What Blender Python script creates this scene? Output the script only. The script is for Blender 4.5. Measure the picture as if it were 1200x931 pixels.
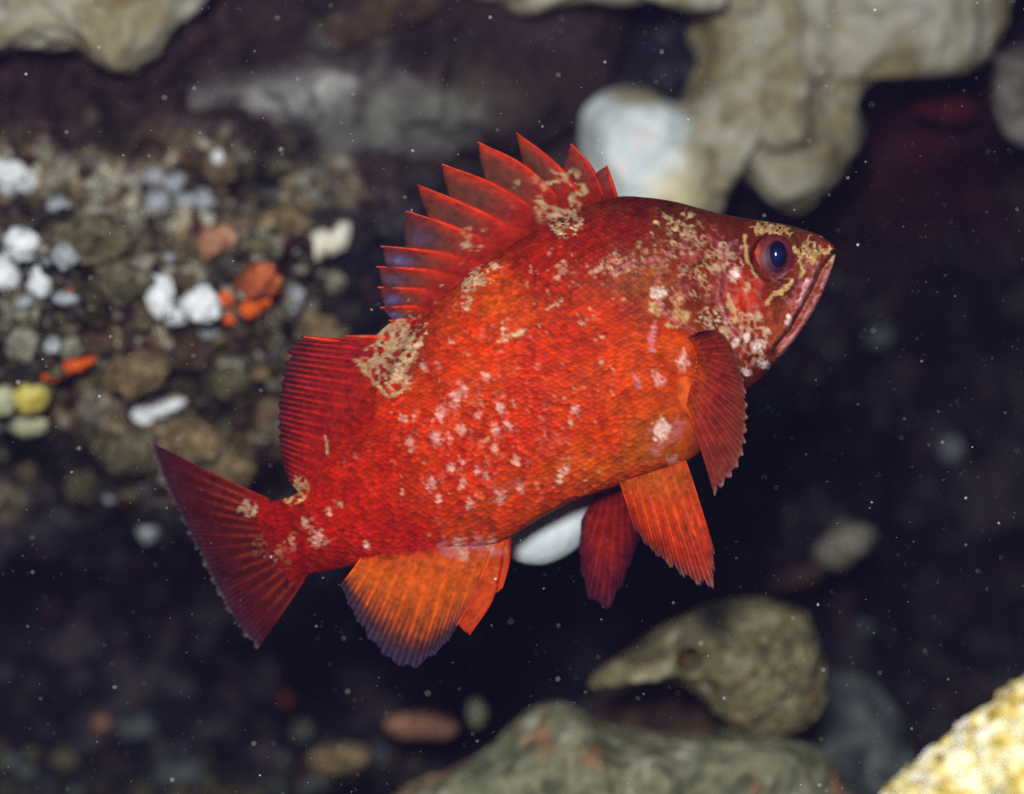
import bpy, math, random
import numpy as np
from mathutils import Vector

# ------------------------------------------------------------------ camera, world, light
D = 0.50            # camera to the fish's middle plane, metres
W = 0.36            # width of view there: 1200 photo pixels -> 0.3 mm each
S = W / 1200.0
scene = bpy.context.scene
for o in list(bpy.data.objects):
    bpy.data.objects.remove(o)
col = scene.collection
cd = bpy.data.cameras.new('camera'); cam = bpy.data.objects.new('camera', cd); col.objects.link(cam)
cam.location = (0, -D, 0); cam.rotation_euler = (math.radians(90), 0, 0)
cd.sensor_width = 36; cd.lens = 36 * D / W; cd.clip_start = 0.01; cd.clip_end = 200
cd.dof.use_dof = True; cd.dof.focus_distance = D - 0.012; cd.dof.aperture_fstop = 3.4
scene.camera = cam

world = bpy.data.worlds.new('World'); scene.world = world; world.use_nodes = True
nt = world.node_tree; nt.nodes.clear()
sky = nt.nodes.new('ShaderNodeTexSky'); sky.sky_type = 'NISHITA'; sky.sun_disc = False
sky.sun_elevation = math.radians(60); sky.sun_rotation = math.radians(-40)
bg = nt.nodes.new('ShaderNodeBackground'); bg.inputs['Strength'].default_value = 0.02
wo = nt.nodes.new('ShaderNodeOutputWorld')
nt.links.new(sky.outputs[0], bg.inputs[0]); nt.links.new(bg.outputs[0], wo.inputs[0])
# what is left of daylight at depth
sl = bpy.data.lights.new('sun', 'SUN'); sl.energy = 0.04; sl.angle = math.radians(20); sl.color = (0.6, 0.8, 1.0)
so = bpy.data.objects.new('sun', sl); col.objects.link(so); so.rotation_euler = (math.radians(25), math.radians(-20), 0)
# the diver's strobe on its arm, up and to the left of the camera: the light the photograph was taken by
st = bpy.data.lights.new('strobe', 'SPOT'); st.energy = 17.5; st.spot_size = math.radians(120); st.spot_blend = 0.6
st.shadow_soft_size = 0.045; st.color = (1.0, 0.985, 0.965)
sto = bpy.data.objects.new('strobe', st); col.objects.link(sto)
sto.location = (-0.045, -0.54, 0.105)
sto.rotation_euler = (Vector((0.0, 0.05, -0.01)) - Vector(sto.location)).to_track_quat('-Z', 'Y').to_euler()
vs = scene.view_settings
vs.view_transform = 'Standard'; vs.look = 'None'; vs.gamma = 1.0; vs.exposure = 0.0; vs.use_curve_mapping = False
scene.cycles.use_denoising = False; scene.cycles.max_bounces = 6; scene.cycles.transparent_max_bounces = 12

rng = np.random.default_rng(7)
random.seed(7)

# ------------------------------------------------------------------ helpers
def P(px, py, y=0.0):
    """photo pixel at depth y -> world"""
    k = (D + y) / D * S
    return np.array([(px - 600.0) * k, y, (465.5 - py) * k]) if np.isscalar(px) else \
        np.stack([(px - 600.0) * k, np.broadcast_to(y, np.shape(px)), (465.5 - py) * k], -1)

def lin(r, g, b):
    f = lambda c: (c / 255 / 12.92) if c / 255 <= 0.04045 else ((c / 255 + 0.055) / 1.055) ** 2.4
    return np.array([f(r), f(g), f(b)])

def _hash(ix, iy, iz, seed):
    h = (ix.astype(np.int64) * 374761393 + iy.astype(np.int64) * 668265263 + iz.astype(np.int64) * 2147483647 + seed * 1274126177) & 0xFFFFFFFF
    h = ((h ^ (h >> 13)) * 1274126177) & 0xFFFFFFFF
    h = h ^ (h >> 16)
    return (h & 0xFFFF) / 32767.5 - 1.0

def noise3(p, seed=0):
    i = np.floor(p).astype(np.int64); f = p - i
    w = f * f * f * (f * (f * 6 - 15) + 10)
    out = 0
    for dx in (0, 1):
        for dy in (0, 1):
            for dz in (0, 1):
                c = _hash(i[..., 0] + dx, i[..., 1] + dy, i[..., 2] + dz, seed)
                out = out + c * (w[..., 0] if dx else 1 - w[..., 0]) * (w[..., 1] if dy else 1 - w[..., 1]) * (w[..., 2] if dz else 1 - w[..., 2])
    return out

def fbm(p, octaves=4, seed=0, gain=0.5):
    a, o, t = 1.0, 0, 0
    for k in range(octaves):
        o = o + a * noise3(p * 2.03 ** k + 17.3 * k, seed + k); t += a; a *= gain
    return o / t

def n2(px, py, scale, seed, octaves=3):
    return fbm(np.stack([px / scale, py / scale, np.full(np.shape(px), 0.37)], -1), octaves, seed)

def sstep(a, b, x):
    t = np.clip((x - a) / (b - a), 0, 1)
    return t * t * (3 - 2 * t)

def pchip(xs, ys, x):
    xs = np.asarray(xs, float); ys = np.asarray(ys, float)
    h = np.diff(xs); d = np.diff(ys) / h
    m = np.zeros_like(ys); m[0], m[-1] = d[0], d[-1]
    for i in range(1, len(xs) - 1):
        if d[i - 1] * d[i] > 0:
            w1, w2 = 2 * h[i] + h[i - 1], h[i] + 2 * h[i - 1]
            m[i] = (w1 + w2) / (w1 / d[i - 1] + w2 / d[i])
    x = np.clip(x, xs[0], xs[-1]); k = np.clip(np.searchsorted(xs, x) - 1, 0, len(xs) - 2)
    t = (x - xs[k]) / h[k]
    return ((1 + 2 * t) * (1 - t) ** 2) * ys[k] + t * (1 - t) ** 2 * h[k] * m[k] + t * t * (3 - 2 * t) * ys[k + 1] + t * t * (t - 1) * h[k] * m[k + 1]

def curve(pts, t, closed=False):
    """points along a smooth polyline, t in 0..1 by arc length"""
    p = np.asarray(pts, float)
    if closed: p = np.vstack([p, p[:1]])
    n = len(p); dense = []
    for i in range(n - 1):
        a = p[i - 1] if i > 0 else (p[-2] if closed else 2 * p[0] - p[1])
        b, c = p[i], p[i + 1]
        e = p[i + 2] if i + 2 < n else (p[1] if closed else 2 * p[-1] - p[-2])
        for s in np.linspace(0, 1, 16, endpoint=False):
            dense.append(0.5 * (2 * b + (c - a) * s + (2 * a - 5 * b + 4 * c - e) * s * s + (3 * b - a - 3 * c + e) * s ** 3))
    dense.append(p[-1]); q = np.array(dense)
    L = np.concatenate([[0], np.cumsum(np.linalg.norm(np.diff(q, axis=0), axis=1))]); L /= L[-1]
    return np.stack([np.interp(t, L, q[:, k]) for k in range(q.shape[1])], -1)

def pdist(px, py, poly):
    """distance and signed side to an open polyline"""
    best = np.full(np.shape(px), 1e9); side = np.zeros(np.shape(px)); par = np.zeros(np.shape(px))
    n = len(poly) - 1
    for i in range(n):
        ax, ay = poly[i]; bx, by = poly[i + 1]
        dx, dy = bx - ax, by - ay; l2 = dx * dx + dy * dy
        t = np.clip(((px - ax) * dx + (py - ay) * dy) / l2, 0, 1)
        qx, qy = px - ax - t * dx, py - ay - t * dy
        d = np.hypot(qx, qy); m = d < best
        best = np.where(m, d, best); side = np.where(m, np.sign(dx * qy - dy * qx), side); par = np.where(m, (i + t) / n, par)
    return best, side, par

def add_mesh(name, verts, faces, mat, parent=None, colors=None, uv=None, smooth=True, loc=None):
    me = bpy.data.meshes.new(name)
    v = np.asarray(verts, float)
    if loc is not None: v = v - np.asarray(loc)
    if isinstance(faces, np.ndarray):
        nf, k = faces.shape
        me.vertices.add(len(v)); me.vertices.foreach_set('co', v.astype(np.float32).ravel())
        me.loops.add(nf * k); me.loops.foreach_set('vertex_index', faces.astype(np.int32).ravel())
        me.polygons.add(nf); me.polygons.foreach_set('loop_start', (np.arange(nf) * k).astype(np.int32))
        me.update(calc_edges=True); me.validate()
    else:
        me.from_pydata(v.tolist(), [], faces); me.update()
    if smooth: me.polygons.foreach_set('use_smooth', [True] * len(me.polygons))
    if colors is not None:
        a = me.color_attributes.new('Col', 'FLOAT_COLOR', 'POINT')
        c = np.ones((len(v), 4), np.float32); c[:, :np.shape(colors)[1]] = colors
        a.data.foreach_set('color', c.ravel())
    if uv is not None:
        l = me.uv_layers.new(name='UVMap'); idx = np.zeros(len(me.loops), np.int32)
        me.loops.foreach_get('vertex_index', idx)
        l.data.foreach_set('uv', np.asarray(uv, np.float32)[idx].ravel())
    me.materials.append(mat)
    o = bpy.data.objects.new(name, me); col.objects.link(o)
    if loc is not None and parent is None: o.location = tuple(float(c) for c in loc)
    if parent is not None: o.parent = parent
    return o

def tag(o, label=None, cat=None, group=None, kind=None):
    if label: o['label'] = label
    if cat: o['category'] = cat
    if group: o['group'] = group
    if kind: o['kind'] = kind
    return o

def grid_faces(nu, nv, wrap_u=False, wrap_v=False, off=0):
    iu = np.arange(nu if wrap_u else nu - 1); iv = np.arange(nv if wrap_v else nv - 1)
    a, b = np.meshgrid(iu, iv, indexing='ij'); a2, b2 = (a + 1) % nu, (b + 1) % nv
    return np.stack([a * nv + b, a2 * nv + b, a2 * nv + b2, a * nv + b2], -1).reshape(-1, 4) + off

# ------------------------------------------------------------------ materials
def new_mat(name):
    m = bpy.data.materials.new(name); m.use_nodes = True
    nt = m.node_tree; b = nt.nodes['Principled BSDF']
    return m, nt, b

def ramp(nt, cols, src):
    r = nt.nodes.new('ShaderNodeValToRGB')
    e = r.color_ramp.elements
    while len(e) < len(cols): e.new(0.5)
    for i, (p, c) in enumerate(cols):
        e[i].position = p; e[i].color = (*[float(x) for x in c], 1)
    nt.links.new(src, r.inputs[0]); return r.outputs[0]

def crust_mat(name, cols, scale=180, bump=0.4, rough=0.6, pits=0.0, pit_scale=500, dist=0.0015, attr=False, patch=None, sss=0.0):
    """mottled encrusting surface: noise-mixed own colours, fine relief, optional dark pores, optional patches of a second growth"""
    m, nt, b = new_mat(name); N = nt.nodes; L = nt.links
    tc = N.new('ShaderNodeTexCoord')
    no = N.new('ShaderNodeTexNoise'); no.inputs['Scale'].default_value = scale; no.inputs['Detail'].default_value = 6; no.inputs['Roughness'].default_value = 0.62; no.inputs['Distortion'].default_value = 0.6
    L.new(tc.outputs['Object'], no.inputs['Vector'])
    c = ramp(nt, cols, no.outputs['Fac'])
    if patch:
        pc, psc, lo, hi = patch
        n3 = N.new('ShaderNodeTexNoise'); n3.inputs['Scale'].default_value = psc; n3.inputs['Detail'].default_value = 5; n3.inputs['Roughness'].default_value = 0.65
        off = N.new('ShaderNodeVectorMath'); off.inputs[1].default_value = (3.1, 1.7, 5.2); L.new(tc.outputs['Object'], off.inputs[0]); L.new(off.outputs[0], n3.inputs['Vector'])
        mr = N.new('ShaderNodeMapRange'); mr.inputs[1].default_value = lo; mr.inputs[2].default_value = hi; L.new(n3.outputs['Fac'], mr.inputs[0])
        mx = N.new('ShaderNodeMix'); mx.data_type = 'RGBA'; L.new(mr.outputs[0], mx.inputs[0]); L.new(c, mx.inputs[6]); mx.inputs[7].default_value = (*[float(x) for x in pc], 1); c = mx.outputs[2]
    if attr:
        at = N.new('ShaderNodeAttribute'); at.attribute_name = 'Col'
        mx = N.new('ShaderNodeMix'); mx.data_type = 'RGBA'; mx.blend_type = 'MULTIPLY'; mx.inputs[0].default_value = 1
        L.new(c, mx.inputs[6]); L.new(at.outputs['Color'], mx.inputs[7]); c = mx.outputs[2]
    h = no.outputs['Fac']
    vo = N.new('ShaderNodeTexVoronoi'); vo.inputs['Scale'].default_value = pit_scale; L.new(tc.outputs['Object'], vo.inputs['Vector'])
    if pits:
        mr = N.new('ShaderNodeMapRange'); mr.inputs[1].default_value = 0.10; mr.inputs[2].default_value = 0.26; mr.inputs[3].default_value = 1 - pits; mr.inputs[4].default_value = 1; L.new(vo.outputs['Distance'], mr.inputs[0])
        mx = N.new('ShaderNodeMix'); mx.data_type = 'RGBA'; mx.blend_type = 'MULTIPLY'; mx.inputs[0].default_value = 1
        L.new(c, mx.inputs[6]); L.new(mr.outputs[0], mx.inputs[7]); c = mx.outputs[2]
    ad = N.new('ShaderNodeMath'); ad.operation = 'MULTIPLY_ADD'; ad.inputs[1].default_value = 0.5; L.new(vo.outputs['Distance'], ad.inputs[0]); L.new(h, ad.inputs[2])
    bu = N.new('ShaderNodeBump'); bu.inputs['Strength'].default_value = bump; bu.inputs['Distance'].default_value = dist; L.new(ad.outputs[0], bu.inputs['Height'])
    L.new(bu.outputs[0], b.inputs['Normal']); L.new(c, b.inputs['Base Color'])
    b.inputs['Roughness'].default_value = rough; b.inputs['Specular IOR Level'].default_value = 0.15
    if sss:
        b.inputs['Subsurface Weight'].default_value = sss; b.inputs['Subsurface Radius'].default_value = (1, 0.9, 0.8); b.inputs['Subsurface Scale'].default_value = 0.004
    return m

G = lambda r, g, b: lin(r, g, b)
M = {}
M['rock'] = crust_mat('wall_rock', [(0.30, np.full(3, 0.45)), (0.5, np.full(3, 0.95)), (0.72, np.full(3, 1.5))], 110, 0.8, 0.75, attr=True, dist=0.003)
M['ledge'] = crust_mat('ledge_rock', [(0.30, np.full(3, 0.5)), (0.5, np.full(3, 0.95)), (0.72, np.full(3, 1.5))], 60, 0.6, 0.8, attr=True, dist=0.003)
M['floor'] = crust_mat('sea_floor', [(0.35, G(50, 46, 40)), (0.55, G(96, 92, 74)), (0.7, G(120, 112, 92))], 60, 0.8, 0.9, dist=0.004)
M['white'] = crust_mat('white_tunicate', [(0.33, G(118, 114, 92)), (0.43, G(224, 234, 240)), (0.6, G(250, 253, 253)), (0.8, G(252, 248, 236))], 130, 0.35, 0.45, pits=0.8, pit_scale=230, sss=0.3)
M['greyw'] = crust_mat('greyish_tunicate', [(0.33, G(84, 80, 70)), (0.47, G(150, 156, 162)), (0.6, G(188, 194, 200)), (0.75, G(214, 214, 208))], 170, 0.4, 0.5, pits=0.55, pit_scale=260, sss=0.2)
M['dull'] = crust_mat('dull_tunicate', [(0.30, G(72, 66, 58)), (0.52, G(134, 130, 112)), (0.70, G(182, 182, 172))], 240, 0.5, 0.55, pits=0.4, pit_scale=380)
M['yellow'] = crust_mat('yellow_sponge', [(0.32, G(140, 126, 56)), (0.5, G(214, 198, 92)), (0.75, G(232, 226, 160))], 130, 0.4, 0.6, pits=0.3)
M['paley'] = crust_mat('pale_yellow_sponge', [(0.30, G(150, 156, 120)), (0.6, G(206, 208, 170)), (0.8, G(226, 226, 206))], 200, 0.4, 0.6, pits=0.3)
M['orange'] = crust_mat('orange_growth', [(0.30, G(196, 66, 14)), (0.55, G(236, 104, 28)), (0.8, G(244, 150, 80))], 300, 0.6, 0.5)
M['dorange'] = crust_mat('dull_orange_growth', [(0.34, G(78, 44, 32)), (0.5, G(168, 80, 42)), (0.66, G(206, 120, 76))], 150, 0.6, 0.6)
M['salmon'] = crust_mat('salmon_stone', [(0.30, G(120, 78, 60)), (0.55, G(190, 138, 106)), (0.8, G(200, 180, 160))], 160, 0.5, 0.65)
M['tan'] = crust_mat('tan_crust', [(0.30, G(66, 54, 40)), (0.5, G(122, 104, 74)), (0.65, G(168, 146, 106)), (0.8, G(176, 176, 160))], 170, 0.8, 0.7, pits=0.3, dist=0.003)
M['olive'] = crust_mat('olive_crust', [(0.30, G(50, 44, 34)), (0.5, G(98, 92, 66)), (0.65, G(130, 124, 96)), (0.8, G(150, 154, 140))], 150, 0.8, 0.7, pits=0.3, dist=0.003)
M['sponge'] = crust_mat('grey_sponge', [(0.30, G(108, 94, 56)), (0.42, G(144, 134, 102)), (0.54, G(170, 166, 144)), (0.68, G(194, 192, 178))], 24, 0.15, 0.9, pits=0.34, pit_scale=100, dist=0.002)
M['spongemix'] = crust_mat('white_to_cream_sponge', [(0.30, np.full(3, 0.86)), (0.5, np.full(3, 1.0)), (0.7, np.full(3, 1.05))], 40, 0.2, 0.85, attr=True, pits=0.15, pit_scale=160, dist=0.002)
M['spongeb'] = crust_mat('blue_white_sponge', [(0.3, G(176, 190, 196)), (0.6, G(204, 216, 220))], 40, 0.2, 0.8, pits=0.15, pit_scale=180, dist=0.002)
M['spongeg'] = crust_mat('slate_sponge', [(0.32, G(60, 46, 42)), (0.46, G(96, 86, 78)), (0.58, G(130, 128, 122)), (0.72, G(160, 162, 160))], 32, 0.5, 0.8, pits=0.2, pit_scale=260, dist=0.003)
M['spongew'] = crust_mat('white_sponge', [(0.28, G(216, 212, 184)), (0.45, G(232, 240, 238)), (0.6, G(236, 248, 252))], 35, 0.3, 0.7, pits=0.2, pit_scale=180, dist=0.002)
M['brown'] = crust_mat('brown_rock', [(0.30, G(40, 28, 28)), (0.5, G(74, 56, 44)), (0.65, G(92, 74, 56)), (0.8, G(110, 96, 80))], 80, 0.7, 0.8, dist=0.003)
M['boulder'] = crust_mat('boulder', [(0.30, G(64, 58, 42)), (0.44, G(112, 108, 78)), (0.56, G(146, 136, 98)), (0.68, G(178, 178, 154))], 85, 0.9, 0.75, pits=0.3, pit_scale=200, dist=0.004, patch=(G(168, 116, 74), 38, 0.60, 0.70))
M['pale_boulder'] = crust_mat('pale_boulder', [(0.32, G(78, 82, 62)), (0.45, G(116, 120, 92)), (0.57, G(150, 148, 118)), (0.7, G(196, 202, 194))], 60, 0.8, 0.75, pits=0.25, pit_scale=200, dist=0.004, patch=(G(186, 122, 86), 24, 0.56, 0.66))
M['forerock'] = crust_mat('yellow_white_crust', [(0.30, G(110, 78, 30)), (0.40, G(206, 174, 60)), (0.48, G(240, 226, 150)), (0.58, G(252, 249, 230))], 170, 1.0, 0.55, pits=0.5, pit_scale=330, dist=0.004)
M['bluegrey'] = crust_mat('blue_grey_rock', [(0.34, G(44, 46, 50)), (0.5, G(84, 92, 92)), (0.66, G(124, 130, 122))], 60, 0.5, 0.8)
M['red'] = crust_mat('dull_red_crust', [(0.30, G(40, 12, 18)), (0.55, G(92, 26, 28)), (0.75, G(120, 50, 44))], 120, 0.5, 0.7)
M['shell'] = crust_mat('cream_shell', [(0.30, G(200, 190, 150)), (0.55, G(244, 240, 222)), (0.75, G(250, 250, 246))], 140, 0.3, 0.35)
M['snow'] = crust_mat('marine_snow', [(0.3, G(190, 190, 180)), (0.7, G(230, 230, 225))], 100, 0.0, 0.8)

def fish_mat():
    m, nt, b = new_mat('fish_skin'); N = nt.nodes; L = nt.links
    at = N.new('ShaderNodeAttribute'); at.attribute_name = 'Col'
    uv = N.new('ShaderNodeUVMap'); uv.uv_map = 'UVMap'
    vo = N.new('ShaderNodeTexVoronoi'); vo.inputs['Scale'].default_value = 1.0; vo.inputs['Randomness'].default_value = 0.45
    L.new(uv.outputs[0], vo.inputs['Vector'])
    # scale pigment: each scale a little different, its rim darker
    mr = N.new('ShaderNodeMapRange'); mr.inputs[1].default_value = 0.30; mr.inputs[2].default_value = 0.72; mr.inputs[3].default_value = 1.05; mr.inputs[4].default_value = 0.80; L.new(vo.outputs['Distance'], mr.inputs[0])
    sep = N.new('ShaderNodeSeparateColor'); L.new(vo.outputs['Color'], sep.inputs[0])
    mr2 = N.new('ShaderNodeMapRange'); mr2.inputs[3].default_value = 0.72; mr2.inputs[4].default_value = 1.3; L.new(sep.outputs[0], mr2.inputs[0])
    mu = N.new('ShaderNodeMath'); mu.operation = 'MULTIPLY'; L.new(mr.outputs[0], mu.inputs[0]); L.new(mr2.outputs[0], mu.inputs[1])
    # alpha channel of the colour says how scaly the place is
    mxf = N.new('ShaderNodeMix'); mxf.data_type = 'FLOAT'; mxf.inputs[2].default_value = 1.0; L.new(at.outputs['Alpha'], mxf.inputs[0]); L.new(mu.outputs[0], mxf.inputs[3])
    mx = N.new('ShaderNodeMix'); mx.data_type = 'RGBA'; mx.blend_type = 'MULTIPLY'; mx.inputs[0].default_value = 1
    L.new(at.outputs['Color'], mx.inputs[6]); L.new(mxf.outputs[0], mx.inputs[7]); L.new(mx.outputs[2], b.inputs['Base Color'])
    no = N.new('ShaderNodeTexNoise'); no.inputs['Scale'].default_value = 0.9; no.inputs['Detail'].default_value = 3; L.new(uv.outputs[0], no.inputs['Vector'])
    hs = N.new('ShaderNodeMath'); hs.operation = 'MULTIPLY'; hs.inputs[1].default_value = -1.0; L.new(vo.outputs['Distance'], hs.inputs[0])
    h2 = N.new('ShaderNodeMath'); h2.operation = 'MULTIPLY'; L.new(hs.outputs[0], h2.inputs[0]); L.new(at.outputs['Alpha'], h2.inputs[1])
    h3 = N.new('ShaderNodeMath'); h3.operation = 'MULTIPLY_ADD'; h3.inputs[1].default_value = 0.35; L.new(no.outputs['Fac'], h3.inputs[0]); L.new(h2.outputs[0], h3.inputs[2])
    bu = N.new('ShaderNodeBump'); bu.inputs['Strength'].default_value = 0.6; bu.inputs['Distance'].default_value = 0.0006; L.new(h3.outputs[0], bu.inputs['Height'])
    L.new(bu.outputs[0], b.inputs['Normal'])
    b.inputs['Roughness'].default_value = 0.36; b.inputs['Specular IOR Level'].default_value = 0.02
    b.inputs['Subsurface Weight'].default_value = 0.03; b.inputs['Subsurface Radius'].default_value = (1, 0.25, 0.1); b.inputs['Subsurface Scale'].default_value = 0.0015
    return m

def fin_mat():
    m, nt, b = new_mat('fin_membrane'); N = nt.nodes; L = nt.links
    at = N.new('ShaderNodeAttribute'); at.attribute_name = 'Col'
    L.new(at.outputs['Color'], b.inputs['Base Color']); b.inputs['Roughness'].default_value = 0.5; b.inputs['Specular IOR Level'].default_value = 0.04
    no = N.new('ShaderNodeTexNoise'); no.inputs['Scale'].default_value = 900; no.inputs['Detail'].default_value = 3
    tc = N.new('ShaderNodeTexCoord'); L.new(tc.outputs['Object'], no.inputs['Vector'])
    bu = N.new('ShaderNodeBump'); bu.inputs['Strength'].default_value = 0.3; bu.inputs['Distance'].default_value = 0.0005; L.new(no.outputs['Fac'], bu.inputs['Height']); L.new(bu.outputs[0], b.inputs['Normal'])
    tr = N.new('ShaderNodeBsdfTranslucent'); L.new(at.outputs['Color'], tr.inputs['Color'])
    tp = N.new('ShaderNodeBsdfTransparent')
    m1 = N.new('ShaderNodeMixShader'); m1.inputs[0].default_value = 0.25; L.new(b.outputs[0], m1.inputs[1]); L.new(tr.outputs[0], m1.inputs[2])
    m2 = N.new('ShaderNodeMixShader'); L.new(at.outputs['Alpha'], m2.inputs[0]); L.new(tp.outputs[0], m2.inputs[1]); L.new(m1.outputs[0], m2.inputs[2])
    L.new(m2.outputs[0], nt.nodes['Material Output'].inputs['Surface'])
    return m

M['fish'] = fish_mat(); M['fin'] = fin_mat()
def simple(name, c, rough, coat=0.0, attr=False):
    m, nt, b = new_mat(name); b.inputs['Roughness'].default_value = rough; b.inputs['Coat Weight'].default_value = coat
    b.inputs['Coat Roughness'].default_value = 0.05
    tc = nt.nodes.new('ShaderNodeTexCoord'); no = nt.nodes.new('ShaderNodeTexNoise'); no.inputs['Scale'].default_value = 700
    nt.links.new(tc.outputs['Object'], no.inputs['Vector'])
    b.inputs['Specular IOR Level'].default_value = 0.12
    c = np.asarray(c); nt.links.new(ramp(nt, [(0.3, c * 0.75), (0.7, np.minimum(c * 1.2, 1))], no.outputs['Fac']), b.inputs['Base Color'])
    if attr:
        at = nt.nodes.new('ShaderNodeAttribute'); at.attribute_name = 'Col'; nt.links.new(at.outputs['Color'], b.inputs['Base Color'])
    return m
M['pupil'] = simple('pupil', lin(20, 26, 120), 0.1, 0.35, attr=True)
M['eye'] = simple('iris', lin(150, 50, 30), 0.45, 0.0, attr=True)

# ------------------------------------------------------------------ the setting: reef wall, sea floor
CTRL = np.array([(0, 40, .19), (180, 60, .19), (330, 60, .27), (560, 120, .24), (800, 60, .27), (1000, 80, .28), (1180, 80, .36), (1180, 240, .50), (1090, 140, .40),
                 (1150, 420, .60), (1100, 560, .62), (970, 400, .50), (950, 640, .48), (700, 700, .42), (520, 760, .45), (300, 770, .46), (80, 740, .42), (60, 600, .30),
                 (90, 310, .16), (20, 420, .14), (300, 330, .17), (250, 530, .20), (130, 520, .18), (450, 260, .21), (600, 300, .28), (760, 350, .35), (500, 480, .34), (360, 480, .22), (380, 600, .34),
                 (0, 925, .34), (250, 925, .38), (560, 920, .34), (900, 900, .34), (1200, 931, .50), (-300, 300, .10), (-300, 800, .36), (1500, 300, .62), (1500, 800, .6), (600, -250, .10), (0, -250, .06),
                 (1200, -250, .2), (600, 1250, .2), (0, 1250, .2), (1200, 1250, .3), (100, 180, .22), (300, 190, .22)])
_lf = (CTRL[:, 0] < 420) & (CTRL[:, 1] > 170) & (CTRL[:, 1] < 560) & (CTRL[:, 0] > -350); CTRL[_lf, 2] -= 0.035
def worley(px, py, scale, seed):
    """distance to the nearest jittered lattice point and a random number for that point"""
    x, y = px / scale, py / scale; ix, iy = np.floor(x), np.floor(y)
    best = np.full(np.shape(x), 9.0); ident = np.zeros(np.shape(x)); z0 = np.zeros(np.shape(x))
    for dx in (-1, 0, 1):
        for dy in (-1, 0, 1):
            cx, cy = ix + dx, iy + dy
            d = np.hypot(cx + 0.5 + 0.46 * _hash(cx, cy, z0, seed) - x, cy + 0.5 + 0.46 * _hash(cx, cy, z0, seed + 1) - y)
            m = d < best; best = np.where(m, d, best); ident = np.where(m, _hash(cx, cy, z0, seed + 2), ident)
    return best, ident * 0.5 + 0.5
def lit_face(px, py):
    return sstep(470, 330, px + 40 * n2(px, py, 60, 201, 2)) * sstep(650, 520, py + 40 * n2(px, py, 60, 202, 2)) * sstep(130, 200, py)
def wall_y(px, py, detail=True):
    px = np.asarray(px, float); py = np.asarray(py, float)
    num = 0; den = 0
    for cx, cy, cyv in CTRL:
        w = 1.0 / (((px - cx) ** 2 + (py - cy) ** 2) / 90.0 ** 2 + 0.25) ** 1.6
        num = num + w * cyv; den = den + w
    y = num / den
    if detail:
        a = n2(px, py, 120, 3, 2); b = n2(px, py, 46, 11, 4)
        rid = 1 - np.abs(n2(px + 30 * b, py, 70, 23, 3)) * 2
        y = y + 0.028 * a + 0.018 * b - 0.012 * rid + 0.005 * n2(px, py, 14, 31, 4)
        wx = px + 9 * n2(px, py, 18, 61, 2); wy = py + 9 * n2(px, py, 18, 62, 2)
        f1, _ = worley(wx, wy, 30, 301); f2, _ = worley(wx, wy, 12, 311); f0, _ = worley(wx, wy * 1.4, 78, 321)
        y = y + lit_face(px, py) * 0.02 * (f0 ** 1.8 - 0.25)
        k = 0.35 + 0.65 * lit_face(px, py)
        y = y + k * (0.011 * f1 ** 1.6 + 0.0045 * f2 ** 1.5)
    return y
cat_ = lambda *q: np.concatenate([np.linspace(*t, endpoint=False) for t in q])
gx = cat_((-620, -60, 40), (-60, 460, 340), (460, 1260, 230), (1260, 1840, 40)); gy = cat_((-420, -20, 40), (-20, 640, 380), (640, 960, 120), (960, 1400, 30))
A, B = np.meshgrid(gx, gy, indexing='ij')
Y = wall_y(A, B)
wv = P(A.ravel(), B.ravel(), Y.ravel())
# what grows on the rock: knobs of crust in many colours on the left face with crevice shade painted in, bare blue-black rock to the right and low down
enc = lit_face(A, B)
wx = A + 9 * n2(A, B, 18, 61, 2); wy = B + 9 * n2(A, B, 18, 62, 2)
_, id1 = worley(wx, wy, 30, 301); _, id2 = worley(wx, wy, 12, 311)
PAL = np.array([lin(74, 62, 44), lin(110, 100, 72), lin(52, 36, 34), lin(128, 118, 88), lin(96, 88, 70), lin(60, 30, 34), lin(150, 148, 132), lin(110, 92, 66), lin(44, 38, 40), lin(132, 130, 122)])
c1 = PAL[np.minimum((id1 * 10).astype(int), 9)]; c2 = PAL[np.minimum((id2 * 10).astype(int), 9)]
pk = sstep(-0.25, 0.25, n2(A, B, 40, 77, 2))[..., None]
crust = ((c1 * pk + c2 * (1 - pk)) * 0.62 + c2 * 0.38) * (0.4 + 2.0 * sstep(-0.3, 0.35, n2(A, B * 1.5, 80, 123, 3)))[..., None]  # broad dark bands painted in for the shade of crevices between growths
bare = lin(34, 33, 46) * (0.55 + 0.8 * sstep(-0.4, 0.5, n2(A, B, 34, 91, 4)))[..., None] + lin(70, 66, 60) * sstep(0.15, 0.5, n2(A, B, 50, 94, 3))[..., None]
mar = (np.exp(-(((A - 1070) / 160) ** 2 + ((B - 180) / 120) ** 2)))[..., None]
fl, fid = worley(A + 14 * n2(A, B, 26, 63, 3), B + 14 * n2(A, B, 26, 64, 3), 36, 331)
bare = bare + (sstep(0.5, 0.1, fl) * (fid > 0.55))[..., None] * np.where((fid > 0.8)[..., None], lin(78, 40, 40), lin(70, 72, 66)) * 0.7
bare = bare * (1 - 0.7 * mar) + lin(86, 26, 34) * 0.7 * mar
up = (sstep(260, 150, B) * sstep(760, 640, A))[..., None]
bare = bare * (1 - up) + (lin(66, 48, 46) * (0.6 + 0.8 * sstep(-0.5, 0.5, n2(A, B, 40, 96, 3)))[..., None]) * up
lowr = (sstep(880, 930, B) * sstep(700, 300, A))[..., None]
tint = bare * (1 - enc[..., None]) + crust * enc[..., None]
tint = tint * (1 - 0.55 * lowr) + lin(66, 72, 62) * 0.55 * lowr
wall = add_mesh('rock_wall', wv, grid_faces(len(gx), len(gy)), M['rock'], colors=tint.reshape(-1, 3))
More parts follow.
